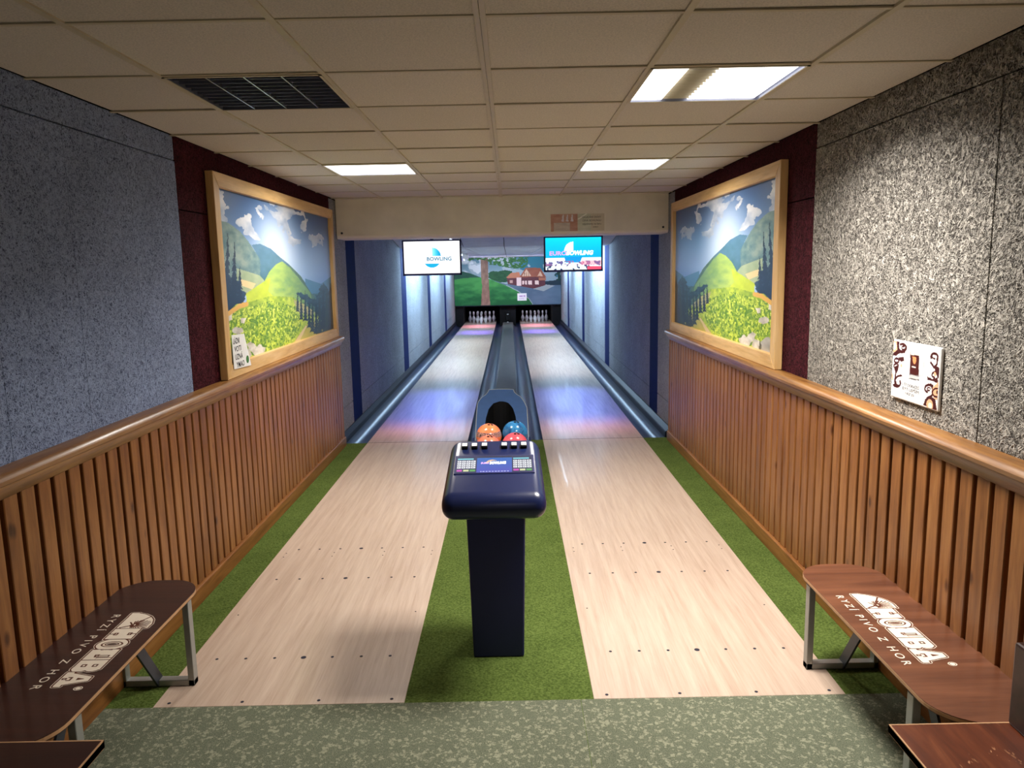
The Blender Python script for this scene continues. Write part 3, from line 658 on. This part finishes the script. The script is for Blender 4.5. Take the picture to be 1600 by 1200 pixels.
# paper notice on the left picture
XN = WL + .056
nt = thing('paper_notice', 'white paper notice with a green dot taped to the left picture', 'notice', (XN, 4.97, 1.33))
pts = [(-.16, .115), (.07, .105), (.165, -.118), (-.155, -.105)]
MB().prism(pts, lambda p: (0, p[0], p[1]), lambda p: (.0012, p[0], p[1])).obj('sheet', m['white'], nt)
for k, s_ in enumerate(('LÁZNI', 'VOTI', 'UZNÁ', 'YMAO')):
    text_obj('printed_line', s_, .05, m['ink'], nt, (.002, -.14 + .01 * k, .055 - .052 * k), (0, 1, 0), (0, 0, 1), bold=.0005, width=.11 + .012 * k)
MB().prism([(.10 + .026 * math.cos(a * PI / 8), -.07 + .026 * math.sin(a * PI / 8)) for a in range(16)], lambda p: (.0012, p[0], p[1]), lambda p: (.0022, p[0], p[1])).obj('green_dot', m['green_ink'], nt)

# beer poster tile on the right wall
def poster():
    im = Img(120, 90, (228, 226, 224)); im.calib([(320, 240), (870, 335), (810, 1075), (285, 885)]); A = 1.45
    D = (66, 26, 24); O = (226, 168, 128)
    def arc(c, r, a0, a1, wd=.022, col=D):
        P = [(c[0] + r * math.cos(math.radians(a0 + (a1 - a0) * k / 14)), c[1] - 1.0 * r * math.sin(math.radians(a0 + (a1 - a0) * k / 14))) for k in range(15)]; im.line(P, wd, col, A)
    im.disc((325, 310), .11, O, A); im.disc((325, 305), .07, (240, 214, 190), A)
    im.poly([(352, 245), (385, 255), (372, 350), (420, 380), (372, 400), (345, 425), (310, 420), (312, 390), (360, 350)], D)
    arc((418, 325), 45, -200, 120); im.line([(400, 380), (440, 375), (455, 330)], .022, D, A); arc((428, 328), 20, 60, 330, .014)
    im.poly([(372, 440), (430, 435), (438, 480), (405, 495), (370, 465)], D); arc((350, 480), 26, 0, 360, .02); im.poly([(320, 560), (372, 520), (368, 590), (345, 640), (340, 720), (318, 740), (335, 620)], D)
    arc((345, 545), 26, -60, 200, .018); arc((395, 720), 62, 80, 250, .02); arc((352, 745), 42, -150, 30, .022); arc((345, 750), 18, 90, 300, .014); im.disc((405, 540), .03, O, A)
    im.line([(300, 640), (305, 700)], .02, O, A)
    arc((795, 430), 42, -40, 200); im.line([(765, 400), (770, 440), (800, 455)], .014, D, A); im.line([(835, 440), (825, 520), (790, 560), (750, 500)], .022, D, A)
    im.poly([(790, 530), (850, 560), (850, 640), (835, 700), (820, 660), (800, 600)], D); arc((798, 650), 34, 20, 260, .018); im.disc((800, 640), .035, O, A)
    im.poly([(705, 670), (770, 700), (830, 680), (835, 760), (760, 720), (710, 715)], D); arc((720, 815), 44, 0, 250, .022); arc((722, 820), 18, 0, 300, .014); im.line([(740, 770), (770, 780), (760, 900), (700, 930)], .022, D, A)
    im.poly([(835, 740), (830, 960), (790, 940), (755, 880), (770, 800)], O); arc((815, 865), 50, 60, 270, .016); im.disc((822, 862), .03, D, A)
    im.poly([(655, 1010), (680, 935), (740, 910), (800, 940), (812, 1080)], D); im.disc((730, 1010), .095, O, A); im.disc((735, 1020), .055, (240, 220, 196), A)
    im.poly([(512, 370), (615, 385), (605, 665), (497, 640)], (70, 26, 22)); im.poly([(514, 358), (617, 372), (614, 420), (511, 405)], (236, 218, 196))
    im.poly([(535, 430), (575, 435), (578, 480), (565, 520), (545, 515), (535, 480)], (230, 140, 90)); im.poly([(528, 545), (572, 552), (570, 568), (527, 560)], (240, 226, 210))
    im.poly([(497, 642), (605, 665), (607, 712), (490, 690)], (190, 186, 184)); im.line([(492, 692), (606, 714)], .010, (90, 84, 84), A); im.line([(497, 642), (605, 665)], .008, (120, 110, 110), A)
    im.line([(617, 440), (655, 450), (668, 500), (662, 620), (645, 660), (607, 662)], .008, (178, 176, 178), A)
    return im
ps = thing('poster_panel', 'white beer mug poster with brown swirls on the right wall', 'poster', (WR - .001, 3.137, 1.362))
MB().box((-.014, -.188, -.128), (0, .188, .128)).obj('board', m['white'], ps, bevel=.006, seg=2)
pim = poster(); link('poster_print', pim.mesh('poster_print', m['print'], lambda u, v: (-.0148, .182 - u * .364, .122 - v * .244)), ps)
text_obj('printed_line', 'I TY DOKÁŽEŠ', .018, m['ink'], ps, (-.0154, .085, -.062), (0, -1, 0), (0, 0, 1), width=.13)
text_obj('printed_line', 'BÝT LEPŠÍM', .018, m['ink'], ps, (-.0154, .085, -.080), (0, -1, 0), (0, 0, 1), width=.13)
text_obj('printed_line', 'NEŽ JSI', .014, m['ink'], ps, (-.0154, .06, -.097), (0, -1, 0), (0, 0, 1), width=.07)

# laminated sign on the beam
sg = thing('laminated_sign', 'glossy laminated photo sign with small print on the white beam', 'sign', (.735, 8.199, 2.30))
boxo('sheet', (-.30, -.003, -.098), (.30, 0, .098), m['cream'], sg)
si = Img(90, 50, (206, 196, 178)); U, V = si.U, si.V; q = si.noise(8, 4)
si.put((U < .50), (176, 122, 106), (206, 166, 150), q); si.put((U < .36) & (V > .5) & (U > .06), (226, 216, 206), (190, 176, 170), q * 1.4)
for u0, u1 in ((.20, .25), (.28, .33), (.37, .42)): si.poly([(u0, .42), (u0 + .02, .05), (u1 - .01, .05), (u1, .45)], (222, 216, 226))
si.put((U > .50) & (U < .74), (186, 190, 170), (214, 214, 200), q); si.line([(.52, .3), (.66, .02)], .03, (236, 236, 226), 1.8)
link('sign_print', si.mesh('sign_print', m['print'], lambda u, v: (-.285 + u * .57, -.0036, .09 - v * .18)), sg)
for k, s_ in enumerate(('OVLÁDÁNÍ DRÁHY', 'CENÍK BOWLINGU', 'objednávky na baru')): text_obj('printed_line', s_, .028, m['ink'], sg, (.05, -.0042, .045 - k * .035), (1, 0, 0), (0, 0, 1), width=.2)
text_obj('printed_line', 'vedení', .022, m['ink'], sg, (.16, -.0042, -.055), (1, 0, 0), (0, 0, 1))

# ---------------------------------------------------------------- wall screens
mt = {k: emis('screen_' + k, rgb(*c), 1.2) for k, c in dict(teal=(20, 110, 140), white=(255, 255, 255), pink=(220, 160, 220)).items()}
def tv(cx, cz, im, lab, side):
    t = thing('television', lab, 'television', (cx, 9.0, cz), 0, 'screens above the lanes'); w2, h2 = .345, .206
    b = MB(); b.box((-w2, 0, -h2), (w2, .05, h2)); b.obj('casing', m['black'], t, bevel=.006)
    link('display', im.mesh('display', m['screen'], lambda u, v: (-w2 + .018 + u * (2 * w2 - .036), -.0012, h2 - .016 - v * (2 * h2 - .040))), t)
    bz = MB(); e = .016
    bz.box((-w2, -.008, -h2), (w2, 0, -h2 + .024)); bz.box((-w2, -.008, h2 - e), (w2, 0, h2)); bz.box((-w2, -.008, -h2), (-w2 + e, 0, h2)); bz.box((w2 - e, -.008, -h2), (w2, 0, h2)); bz.obj('bezel', m['navy_dark'], t)
    boxo('mount_arm', (-.02, .05, -.02), (.02, .09, 2.56 - cz), m['steel_dark'], t); boxo('mount_plate', (-.1, .045, -.1), (.1, .06, .1), m['steel_dark'], t)
    return t
i1 = Img(128, 72, (255, 255, 255)); A = 16 / 9.
dd = np.sqrt(((i1.U - .51) * A) ** 2 + (i1.V - .47) ** 2)
i1.put((dd < .27) & (i1.U > .51) & (i1.V < .46), (150, 240, 240), (10, 160, 210), (i1.U - .51) * 8)
i1.disc((.50, .52), .30, (10, 168, 214), A, i1.V > .69)
t1 = tv(-.906, 1.973, i1, 'left television with a white display and blue sail logo', 'left')
text_obj('display_lettering', 'BOWLING', .06, mt['teal'], t1, (-.06, -.0025, -.035), (1, 0, 0), (0, 0, 1), bold=.0015, width=.29)
i2 = Img(128, 72, (10, 196, 236)); i2.put(i2.V > -1, (10, 214, 246), (0, 176, 222), i2.V * 1.8)
i2.disc((.50, .42), .29, (255, 255, 255), A, (i2.U < .50) & (i2.V < .41))
i2.put(i2.V > .62, (236, 252, 255)); i2.poly([(.34, .6), (.66, .6), (.62, .78), (.36, .78)], (0, 150, 220))
q = i2.noise(14, 8, 2, 2.0); mk = (i2.V > .72) & (i2.V < .86)
i2.put(mk & (q > .5), (30, 80, 150), (240, 120, 150), i2.noise(9, 3)); i2.put(mk & (i2.U > .64) & (q < .5), (250, 190, 200)); i2.put((i2.V > .86) & (q > .62), (60, 70, 110))
i2.put((i2.V > .90) & (i2.U > .75), (230, 80, 110))
t2 = tv(.755, 1.985, i2, 'right television with a turquoise bowling logo display', 'right')
text_obj('display_lettering', 'EURO', .065, mt['pink'], t2, (-.28, -.0025, -.012), (1, 0, 0), (0, 0, 1), bold=.002, width=.20)
text_obj('display_lettering', 'BOWLING', .065, mt['white'], t2, (-.085, -.0025, -.010), (1, 0, 0), (0, 0, 1), bold=.004, shear=.2, width=.32)

# ---------------------------------------------------------------- ball return and console
KX = -.085
t = thing('scoring_console', 'navy blue scoring console on a tapered column between the approaches', 'console', (KX, 3.36, .003))
MB().prism([(-.12, 0), (.12, 0), (.139, .80), (-.139, .80)], lambda p: (p[0], 0, p[1]), lambda p: (p[0], .26, p[1])).obj('column', m['navy_dark'], t, bevel=.008)
prof = [(.236, 1.018), (-.292, .877), (-.292, .766), (.236, .80)]
hd = MB(); nP = len(prof)
wdt = lambda y: .2115 + (.28 - y) * .024
hd.prism(prof, lambda p: (-wdt(p[0]), p[0], p[1]), lambda p: (wdt(p[0]), p[0], p[1]))
head = hd.obj('console_head', m['navy'], t, smooth=True, bevel=.053, seg=6, angle=28)
sl = .268
def onp(x, y, h=0): return Vector((x, y - sl * h, .885 + sl * (y + .26) + h * .966))
def deck_box(name, x0, x1, y0, y1, h0, h1, mat, parent, bevel=0):
    vs = [onp(x, y, h) for h in (h0, h1) for x, y in ((x0, y0), (x1, y0), (x1, y1), (x0, y1))]
    return MB().add(vs, [(0, 3, 2, 1), (4, 5, 6, 7), (0, 1, 5, 4), (1, 2, 6, 5), (2, 3, 7, 6), (3, 0, 4, 7)]).obj(name, mat, parent, bevel=bevel, seg=1)
deck_box('screen_bezel', -.180, .180, -.100, .056, -.002, .0035, m['navy_dark'], head)
ci = Img(240, 84, (26, 70, 150)); U, V = ci.U, ci.V
ci.put(V > -1, (24, 110, 190), (70, 80, 190), V * 1.1); ci.put((V < .12), (14, 24, 70))
for u0 in (.015, .745):
    ci.put((U > u0 - .015) & (U < u0 + .255), (22, 34, 84)); ci.put((U > u0) & (U < u0 + .21) & (V > .14) & (V < .21), (130, 220, 236))
    for r in range(4):
        for c_, (a, b) in enumerate(((0, .052), (.06, .112), (.12, .172), (.18, .238))):
            y_ = .27 + r * .125; ci.put((U > u0 + a) & (U < u0 + b) & (V > y_) & (V < y_ + .105), (232, 234, 240)); ci.put((U > u0 + a + .015) & (U < u0 + b - .02) & (V > y_ + .035) & (V < y_ + .07), (120, 126, 150))
    for (a, b), c_ in zip(((0, .07), (.085, .155), (.168, .238)), ((206, 70, 190), (214, 222, 170), (90, 170, 90))): ci.put((U > u0 + a) & (U < u0 + b) & (V > .82) & (V < .93), c_)
ci.disc((.47, .48), .24, (236, 196, 160), 2.8, (V < .46)); ci.disc((.50, .56), .26, (40, 110, 200), 2.8, V < .46)
ci.put((V > .93) & (V < .97) & (U > .32) & (U < .69) & (np.sin(U * 160) > -.3), (210, 216, 250))
o0 = onp(-.174, .050, .0042); ou = onp(.174, .050, .0042); ov = onp(-.174, -.094, .0042)
dsp = link('console_display', ci.mesh('console_display', m['screen_small'], lambda u, v: tuple(o0 + (ou - o0) * u + (ov - o0) * v)), head)
U_ = (onp(0, 1) - onp(0, 0)).normalized()
text_obj('display_lettering', 'BOWLING', .030, mt['white'], dsp, onp(-.022, -.024, .005), (1, 0, 0), U_, bold=.0012, shear=.2, width=.075)
text_obj('display_lettering', 'EURO', .022, mt['pink'], dsp, onp(-.06, -.022, .005), (1, 0, 0), U_, width=.035)
for x in (-.142, -.096, -.049, .045, .091, .137):
    b_ = deck_box('push_button', x - .0145, x + .0145, .118, .160, -.003, .016, m['black'], head, .003)
    deck_box('button_label', x - .012, x + .012, .124, .152, .016, .0175, m['white'], b_)

# rack and hood
HX = -.095
t = thing('ball_return', 'blue ball return hood and rack between the lanes behind the console', 'ball return', (HX, 6.3, .003))
outl = [(-.323, 6.423), (-.326, 6.693), (-.325, 6.934), (-.318, 6.994), (-.301, 7.04), (-.272, 7.09), (-.235, 7.125), (-.222, 7.194), (-.108, 7.201), (.014, 7.194), (.030, 7.122), (.075, 7.085), (.112, 6.995), (.138, 6.90), (.139, 6.678), (.139, 6.423)]
arch = [(-.245, 6.43), (-.245, 6.658), (-.238, 6.756), (-.217, 6.886), (-.173, 6.974), (-.105, 7.008), (-.038, 6.985), (.008, 6.894), (.030, 6.776), (.038, 6.658), (.038, 6.43)]
zf = lambda y: .36 + .425 * (y - 6.45)
outl = [(x - HX, y - 6.3) for x, y in outl]; arch = [(x - HX, y - 6.3) for x, y in arch]
# face with arch opening, built as one strip between outline and arch
def resamp(P, n):
    P = [Vector(p) for p in P]; L = [0]
    for a, b in zip(P[:-1], P[1:]): L.append(L[-1] + (b - a).length)
    out = []
    for k in range(n):
        d_ = L[-1] * k / (n - 1); i = 0
        while i < len(L) - 2 and L[i + 1] < d_: i += 1
        f = (d_ - L[i]) / max(1e-9, L[i + 1] - L[i]); out.append(P[i].lerp(P[i + 1], f))
    return out
N = 40; oo = resamp(outl, N); aa = resamp(arch, N)
vs = [(p.x, p.y, zf(p.y + 6.3)) for p in oo] + [(p.x, p.y, zf(p.y + 6.3)) for p in aa]
vs += [(p.x, p.y, 0.0) for p in oo] + [(p.x, p.y, zf(p.y + 6.3) - .16) for p in aa]
fs = []
for k in range(N - 1):
    fs += [(k, k + 1, N + k + 1, N + k), (k, 2 * N + k, 2 * N + k + 1, k + 1)]
hood = MB().add(vs, fs).obj('hood', m['hood'], t, smooth=True)
rim = MB()
for a, b in zip(vs[:N - 1], vs[1:N]): rim.bar(a, b, .005, .005)
rim.obj('hood_rim', m['steel'], hood)
MB().add([(p.x, p.y, zf(p.y + 6.3) - .001) for p in aa] + [(p.x, p.y, .10) for p in aa], [(k, k + 1, N + k + 1, N + k) for k in range(N - 1)]).obj('opening_shade', m['black'], hood)  # inner walls coloured black in place of the shade inside the hood
MB().prism([(p.x, p.y) for p in aa], lambda p: (p[0], p[1], .09), lambda p: (p[0], p[1], .10)).obj('ball_opening', m['black'], t)  # black sheet at the bottom, deep shade put in as colour
zt_ = lambda y: .318 + .25 * (y + .05)
for nm, xa_, xb_, lo, hi, mt_ in (('tray', -.232, .232, -.05, 0, 'black'), ('tray_rail', -.250, -.232, -.06, .05, 'navy'), ('tray_rail', .232, .250, -.06, .05, 'navy')):
    MB().prism([(-.60, zt_(-.60) + lo), (.06, zt_(.06) + lo), (.06, zt_(.06) + hi), (-.60, zt_(-.60) + hi)], lambda p: (xa_, p[0], p[1]), lambda p: (xb_, p[0], p[1])).obj(nm, m[mt_], t, bevel=.005)
boxo('tray_end', (-.250, -.62, .12), (.250, -.60, .25), m['navy'], t, bevel=.006)
boxo('pedestal', (-.15, -.45, 0), (.15, .05, .17), m['navy_dark'], t, bevel=.01)

def ball_mat(name, c, c2, band):
    t = NT(name); v = t.coords(); n = t.noise(v, 7, 4, .6, 1.2)
    col = t.ramp(n, [(.40, c), (.62, c2)])
    if band:
        sp = t.n('ShaderNodeSeparateXYZ'); t.l(v, sp.inputs[0])
        z = sp.outputs[2]; mk = t.math('MULTIPLY', t.math('GREATER_THAN', z, .005), t.math('LESS_THAN', z, .048))
        sw = t.ramp(t.noise(v, 42, 3, .6, 2.5), [(.42, rgb(84, 70, 76)), (.52, rgb(196, 150, 140))])
        col = t.mix(mk, col, sw)
    t.base(col); t.rs(.16, .5); return t.m
bm_o = ball_mat('orange_ball', rgb(248, 132, 84), rgb(255, 150, 100), True)
bm_b = ball_mat('blue_ball', rgb(56, 132, 186), rgb(30, 70, 120), False)
bm_p = ball_mat('pink_ball', rgb(216, 84, 98), rgb(228, 100, 108), False)
bm_s = ball_mat('salmon_ball', rgb(240, 120, 92), rgb(250, 142, 110), False)
def ball(name, x, y, mat, lab, R=.1085):
    bm = bmesh.new(); bmesh.ops.create_uvsphere(bm, u_segments=36, v_segments=20, radius=R); me = bpy.data.meshes.new('bowling_ball'); bm.to_mesh(me); bm.free()
    me.materials.append(mat); me.polygons.foreach_set('use_smooth', [True] * len(me.polygons))
    o = link('bowling_ball', me, None, (x, y, .003 + .318 + .25 * (y - 6.25) + R * 1.031)); tag(o, lab, 'bowling ball', 'balls on the return rack')
    for ax, ay in ((.15, -.55), (-.10, -.60), (.02, -.28)):
        d_ = Vector((ax + .12, ay + .35, .95)).normalized(); mtx = d_.to_track_quat('Z', 'Y').to_matrix().to_4x4()
        h = MB().lathe([(0, -.004), (.012, -.004), (.012, .0008), (0, .0008)], n=10).obj('finger_hole', m['black'], o); h.matrix_local = Matrix.Translation(d_ * (R - .0004)) @ mtx
    return o
ball('orange', -.200, 6.25, bm_o, 'orange bowling ball with a scribbled grey band, left on the rack')
ball('blue', .021, 6.29, bm_b, 'streaky blue bowling ball, right on the rack')
ball('salmon', -.200, 6.035, bm_s, 'salmon bowling ball in front of the orange one, mostly hidden by the console')
ball('pink', .018, 6.075, bm_p, 'pink-red bowling ball in front of the blue one')

# ---------------------------------------------------------------- benches
def rrect(x0, x1, y0, y1, r, n=10):
    P = []
    for cx, cy, a0 in ((x1 - r, y1 - r, 0), (x0 + r, y1 - r, 90), (x0 + r, y0 + r, 180), (x1 - r, y0 + r, 270)):
        for k in range(n + 1): a = math.radians(a0 + 90 * k / n); P.append((cx + r * math.cos(a), cy + r * math.sin(a)))
    return P
def logo_mesh():
    """flat printed logo: emblem dome and slab letters; u runs toward the viewer (-y), v across (+x); 1.2 mm cells"""
    Lx, Hy, px = .81, .166, .0012; w_, h_ = int(Lx / px), int(Hy / px)
    U, V = np.meshgrid((np.arange(w_) + .5) * px - .016, (np.arange(h_) + .5) * px - .015)
    def rect(a, b, c, d): return (U > a) & (U < c) & (V > b) & (V < d)
    def poly(P):
        r = np.zeros(U.shape, bool)
        for (x1, y1), (x2, y2) in zip(P, P[1:] + P[:1]): r ^= ((y1 > V) != (y2 > V)) & (U < (x2 - x1) * (V - y1) / ((y2 - y1) or 1e-9) + x1)
        return r
    def dil(mk, r):
        n = int(round(r / px)); o = mk.copy()
        for dx in range(-n, n + 1):
            for dy in range(-n, n + 1):
                if dx * dx + dy * dy <= n * n + .5: o |= np.roll(np.roll(mk, dx, 1), dy, 0)
        return o
    H = .104; F = np.zeros(U.shape, bool); cut_ = np.zeros(U.shape, bool); line = np.zeros(U.shape, bool)
    dome = rect(0, 0, .168, .030) | poly([(.004, .03), (.018, .062), (.045, .094), (.080, .116), (.125, .128), (.172, .126), (.172, .02), (0, .02)]) | poly([(0, 0), (0, .02), (.006, .036), (.04, .03), (.04, 0)])
    F |= dome; cur = .176; seps = []
    for ch, wd in (('H', .112), ('O', .100), ('L', .100), ('B', .106), ('A', .120)):
        a, b = cur, cur + wd; s_ = .026
        if ch == 'H':
            F |= rect(a, 0, a + .05, s_) | rect(a, H - s_, a + .05, H) | rect(b - .05, 0, b, s_) | rect(b - .05, H - s_, b, H) | rect(a + .008, 0, a + .042, H) | rect(b - .042, 0, b - .008, H) | rect(a + .01, .036, b - .01, .068)
            F |= rect(a, 0, b, H); cut_ |= rect(a + .051, 0, b - .051, .026) | rect(a + .051, H - .026, b - .051, H)
            for y0, y1 in ((.016, .032), (H - .032, H - .016)): line |= rect(a + .044, y0, b - .044, y1) & ~rect(a + .048, y0 + .004, b - .048, y1 - .004)
        if ch == 'O':
            rr = ((U - (a + b) / 2) / (wd / 2 + .004)) ** 2 + ((V - H / 2) / (H / 2 + .006)) ** 2; F |= rr < 1; cut_ |= (((U - (a + b) / 2) / .018) ** 2 + ((V - H / 2) / .030) ** 2 < 1)
            q = ((U - (a + b) / 2) / .026) ** 2 + ((V - H / 2) / .040) ** 2; line |= (q > .86) & (q < 1.12)
        if ch == 'L':
            F |= rect(a, 0, b, .030) | rect(a + .010, 0, a + .048, H) | rect(a, H - s_, a + .058, H) | rect(b - .034, 0, b, .046) | rect(a + .05, .05, b, H)
            line |= rect(a + .056, .034, a + .074, H - .014) & ~rect(a + .060, .038, a + .070, H - .018)
            line |= rect(a + .079, .046, a + .082, H)
        if ch == 'B':
            F |= rect(a, 0, b - .02, H) | (((U - (b - .034)) / .034) ** 2 + ((V - .029) / .030) ** 2 < 1) | (((U - (b - .036)) / .032) ** 2 + ((V - .076) / .028) ** 2 < 1)
            for y0, y1 in ((.022, .040), (.064, .082)): line |= rect(a + .040, y0, a + .062, y1) & ~rect(a + .044, y0 + .004, a + .058, y1 - .004)
            cut_ |= poly([(b - .008, .052), (b + .01, .044), (b + .01, .062)])
        if ch == 'A':
            F |= poly([(a + .004, 0), (a + .044, H), (a + .078, H), (b - .004, 0)]) | rect(a - .002, 0, a + .05, .024) | rect(b - .052, 0, b + .004, .024)
            line |= poly([(a + .052, .058), (a + .070, .058), (a + .061, .084)]); cut_ |= rect(a + .050, 0, b - .052, .022); line |= rect(a + .046, .022, b - .046, .038) & ~rect(a + .050, .020, b - .050, .033)
        cur = b - .001; seps.append(cur)
    for x in seps[:-1]: line |= rect(x - .0015, -.002, x + .0015, H + .004)
    line |= rect(.1725, -.002, .1755, .128)
    for k in range(16):                                                    # sunburst
        a = math.radians(-6 + k * 12.4); c_, d_ = math.cos(a), math.sin(a); p = (U - .136) * -c_ + (V - .054) * d_; q = (U - .136) * d_ + (V - .054) * c_
        lim = .080 if k > 6 else .040 + .006 * k
        line |= (p > .012) & (p < lim) & (np.abs(q) < .0008 + p * .024) & dome & (V < .119) & (U < .167) & (U > .02 + (V - .03) * .2)
    line |= (((U - .142) / .012) ** 2 + ((V - .051) / .008) ** 2 < 1) | poly([(.146, .050), (.168, .012), (.163, .008), (.140, .046)]) | poly([(.134, .056), (.04, .100), (.038, .096), (.132, .050)]) | poly([(.132, .052), (.104, .034), (.106, .030), (.136, .048)])
    F &= ~cut_
    rc = (cur + .020, .098); rr = np.hypot(U - rc[0], V - rc[1]); ring = (rr < .0160)
    o1, o2, o3 = dil(F, .0100), dil(F, .0068), dil(F, .0016)
    line = dil(line, .0013)
    white = (o1 & ~o2) | (o3 & ~line & ~(cut_ & ~dil(F & ~cut_, .0013)))
    white |= ring & ~((rr < .0125) & (rr > .0095)); shp = o1 | ring
    i, j = np.nonzero(shp); idx = -np.ones((h_ + 1, w_ + 1), int)
    need = np.zeros((h_ + 1, w_ + 1), bool)
    for a, b in ((0, 0), (1, 0), (1, 1), (0, 1)): need[i + a, j + b] = True
    vi, vj = np.nonzero(need); idx[vi, vj] = np.arange(len(vi))
    co = np.stack([vi * px * .97, -vj * px * .79, np.zeros(len(vi))], 1); q = np.stack([idx[i, j], idx[i, j + 1], idx[i + 1, j + 1], idx[i + 1, j]], 1)[:, ::-1].astype(np.int32)
    me = bpy.data.meshes.new('logo_print'); me.vertices.add(len(co)); me.vertices.foreach_set('co', co.ravel())
    me.loops.add(q.size); me.loops.foreach_set('vertex_index', q.ravel()); me.polygons.add(len(q)); me.polygons.foreach_set('loop_start', np.arange(len(q), dtype=np.int32) * 4)
    me.materials.append(m['white_print']); me.materials.append(m['print_brown']); me.update(calc_edges=True)
    me.polygons.foreach_set('material_index', np.where(white[i, j], 0, 1).astype(np.int32)); me.validate(); return me
LOGO = logo_mesh()
def bench(cx, side, mat):
    """local frame: x across (wall side positive on the right bench), y along, origin on the floor under the middle"""
    cy = 2.735 if side == 'right' else 2.70; L = 1.25
    t = thing('bench', '%s bench with white lettering on its rounded seat, against the %s wainscot' % ('reddish-brown' if side == 'right' else 'dark brown', side), 'bench', (cx, cy, .0065), 0, 'rounded benches')
    x0, x1 = -.182, .182; z0, z1 = .412, .430
    P = rrect(x0, x1, -L / 2, L / 2, .15)
    seat = MB().prism(P, lambda p: (p[0], p[1], z0), lambda p: (p[0], p[1], z1)).obj('seat', mat, t)
    inn = [(p[0] * .988, p[1] * .997) for p in P]
    MB().prism([(p[0] * 1.004, p[1] * 1.0012) for p in P], lambda p: (p[0], p[1], z0 + .003), lambda p: (p[0], p[1], z1 - .003)).obj('seat_edge', m['ply_edge'], seat)
    ls = 1 if side == 'left' else -1         # lane side sign in x
    for yy, dr in ((.475, -1), (-.40, 1)):
        xa, xb = -.155, .150; s_ = .028
        b = MB(); b.box((xa - s_ / 2, yy - .02, 0), (xa + s_ / 2, yy + .02, z0)); b.box((xb - s_ / 2, yy - .02, 0), (xb + s_ / 2, yy + .02, z0)); b.box((xa - s_ / 2, yy - .02, 0), (xb + s_ / 2, yy + .02, s_))
        b.box((xa - s_ / 2, yy - .02, z0 - .02), (xb + s_ / 2, yy + .02, z0)); b.obj('leg_frame', m['steel'], t, bevel=.002, seg=1)
        MB().bar((0, yy, .012), (0, yy + dr * .26, z0 - .006), .05, .010, up=(1, 0, 0)).obj('brace', m['steel_dark'], t)
    # lettering: up = +x, reading direction = -y
    dx, dy = (.0, .0) if side == 'right' else (.068, -.012)
    ox = 1.4745 - 2.9495 * 0
    X = lambda wx: wx - 1.481 + dx
    Y = lambda wy: wy - 2.735 + dy + (0 if side == 'right' else 0)
    zt = z1
    text_obj('lettering', 'RYZÍ PIVO Z HOR', .044, m['white_print'], seat, (X(1.352), Y(3.018), zt + .0008), (0, -1, 0), (1, 0, 0), bold=.0002, spacing=1.5, width=.565)
    lg = link('logo_print', LOGO, seat, (X(1.410), Y(3.043), zt + .0009))
    return t
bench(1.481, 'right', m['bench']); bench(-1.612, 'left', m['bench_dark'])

# nearer benches, cut by the lower corners of the photograph
def scratch_mat():
    t = NT('scratched_red_brown_varnish'); v = t.coords((1, .14, 1)); n = t.noise(v, 24, 5, .6, .5)
    c = t.ramp(n, [(.3, rgb(70, 32, 20)), (.55, rgb(98, 48, 28)), (.75, rgb(124, 68, 40))])
    s1 = t.noise(t.coords((1, .35, 1), (0, 0, -.35)), 70, 2, .8, .4); z = t.noise(t.coords(), 7, 2)
    k = t.math('MULTIPLY', t.ramp(s1, [(.62, (0, 0, 0, 1)), (.66, (1, 1, 1, 1))]), t.ramp(z, [(.5, (0, 0, 0, 1)), (.6, (1, 1, 1, 1))]))
    t.base(t.mix(k, c, rgb(206, 150, 110))); t.rs(.3, .5); return t.m
m['scratch'] = scratch_mat()
for side, x0, x1 in (('right', 1.088, 1.47), ('left', -1.60, -1.217)):
    s = 1 if side == 'right' else -1; xc_ = (x0 + x1) / 2
    t = thing('near_bench', 'scratched brown varnished bench in the near %s corner' % side, 'bench', (xc_, 1.44, .005), 0, 'square-ended benches'); h = (x1 - x0) / 2
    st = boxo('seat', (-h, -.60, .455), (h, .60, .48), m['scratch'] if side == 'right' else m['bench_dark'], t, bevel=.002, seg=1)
    li = -s * h
    boxo('seat_edge', (min(li, li + s * .005), -.60, .456), (max(li, li + s * .005), .601, .4808), m['ply_edge'], st); boxo('seat_edge', (-h, .596, .456), (h, .601, .4806), m['ply_edge'], st)
    xb = s * h
    boxo('backrest', (min(xb - s * .035, xb), -.60, .48), (max(xb - s * .035, xb), .598, .735), m['bench_dark'], t, bevel=.008)
    for yy in (-.5, .46):
        for xx in (-h + .05, h - .07): boxo('leg', (xx - .02, yy - .02, 0), (xx + .02, yy + .02, .455), m['steel_dark'], t, bevel=.003, seg=1)
    boxo('stretcher', (-h + .05, -.5, .10), (-h + .08, .46, .14), m['steel_dark'], t)
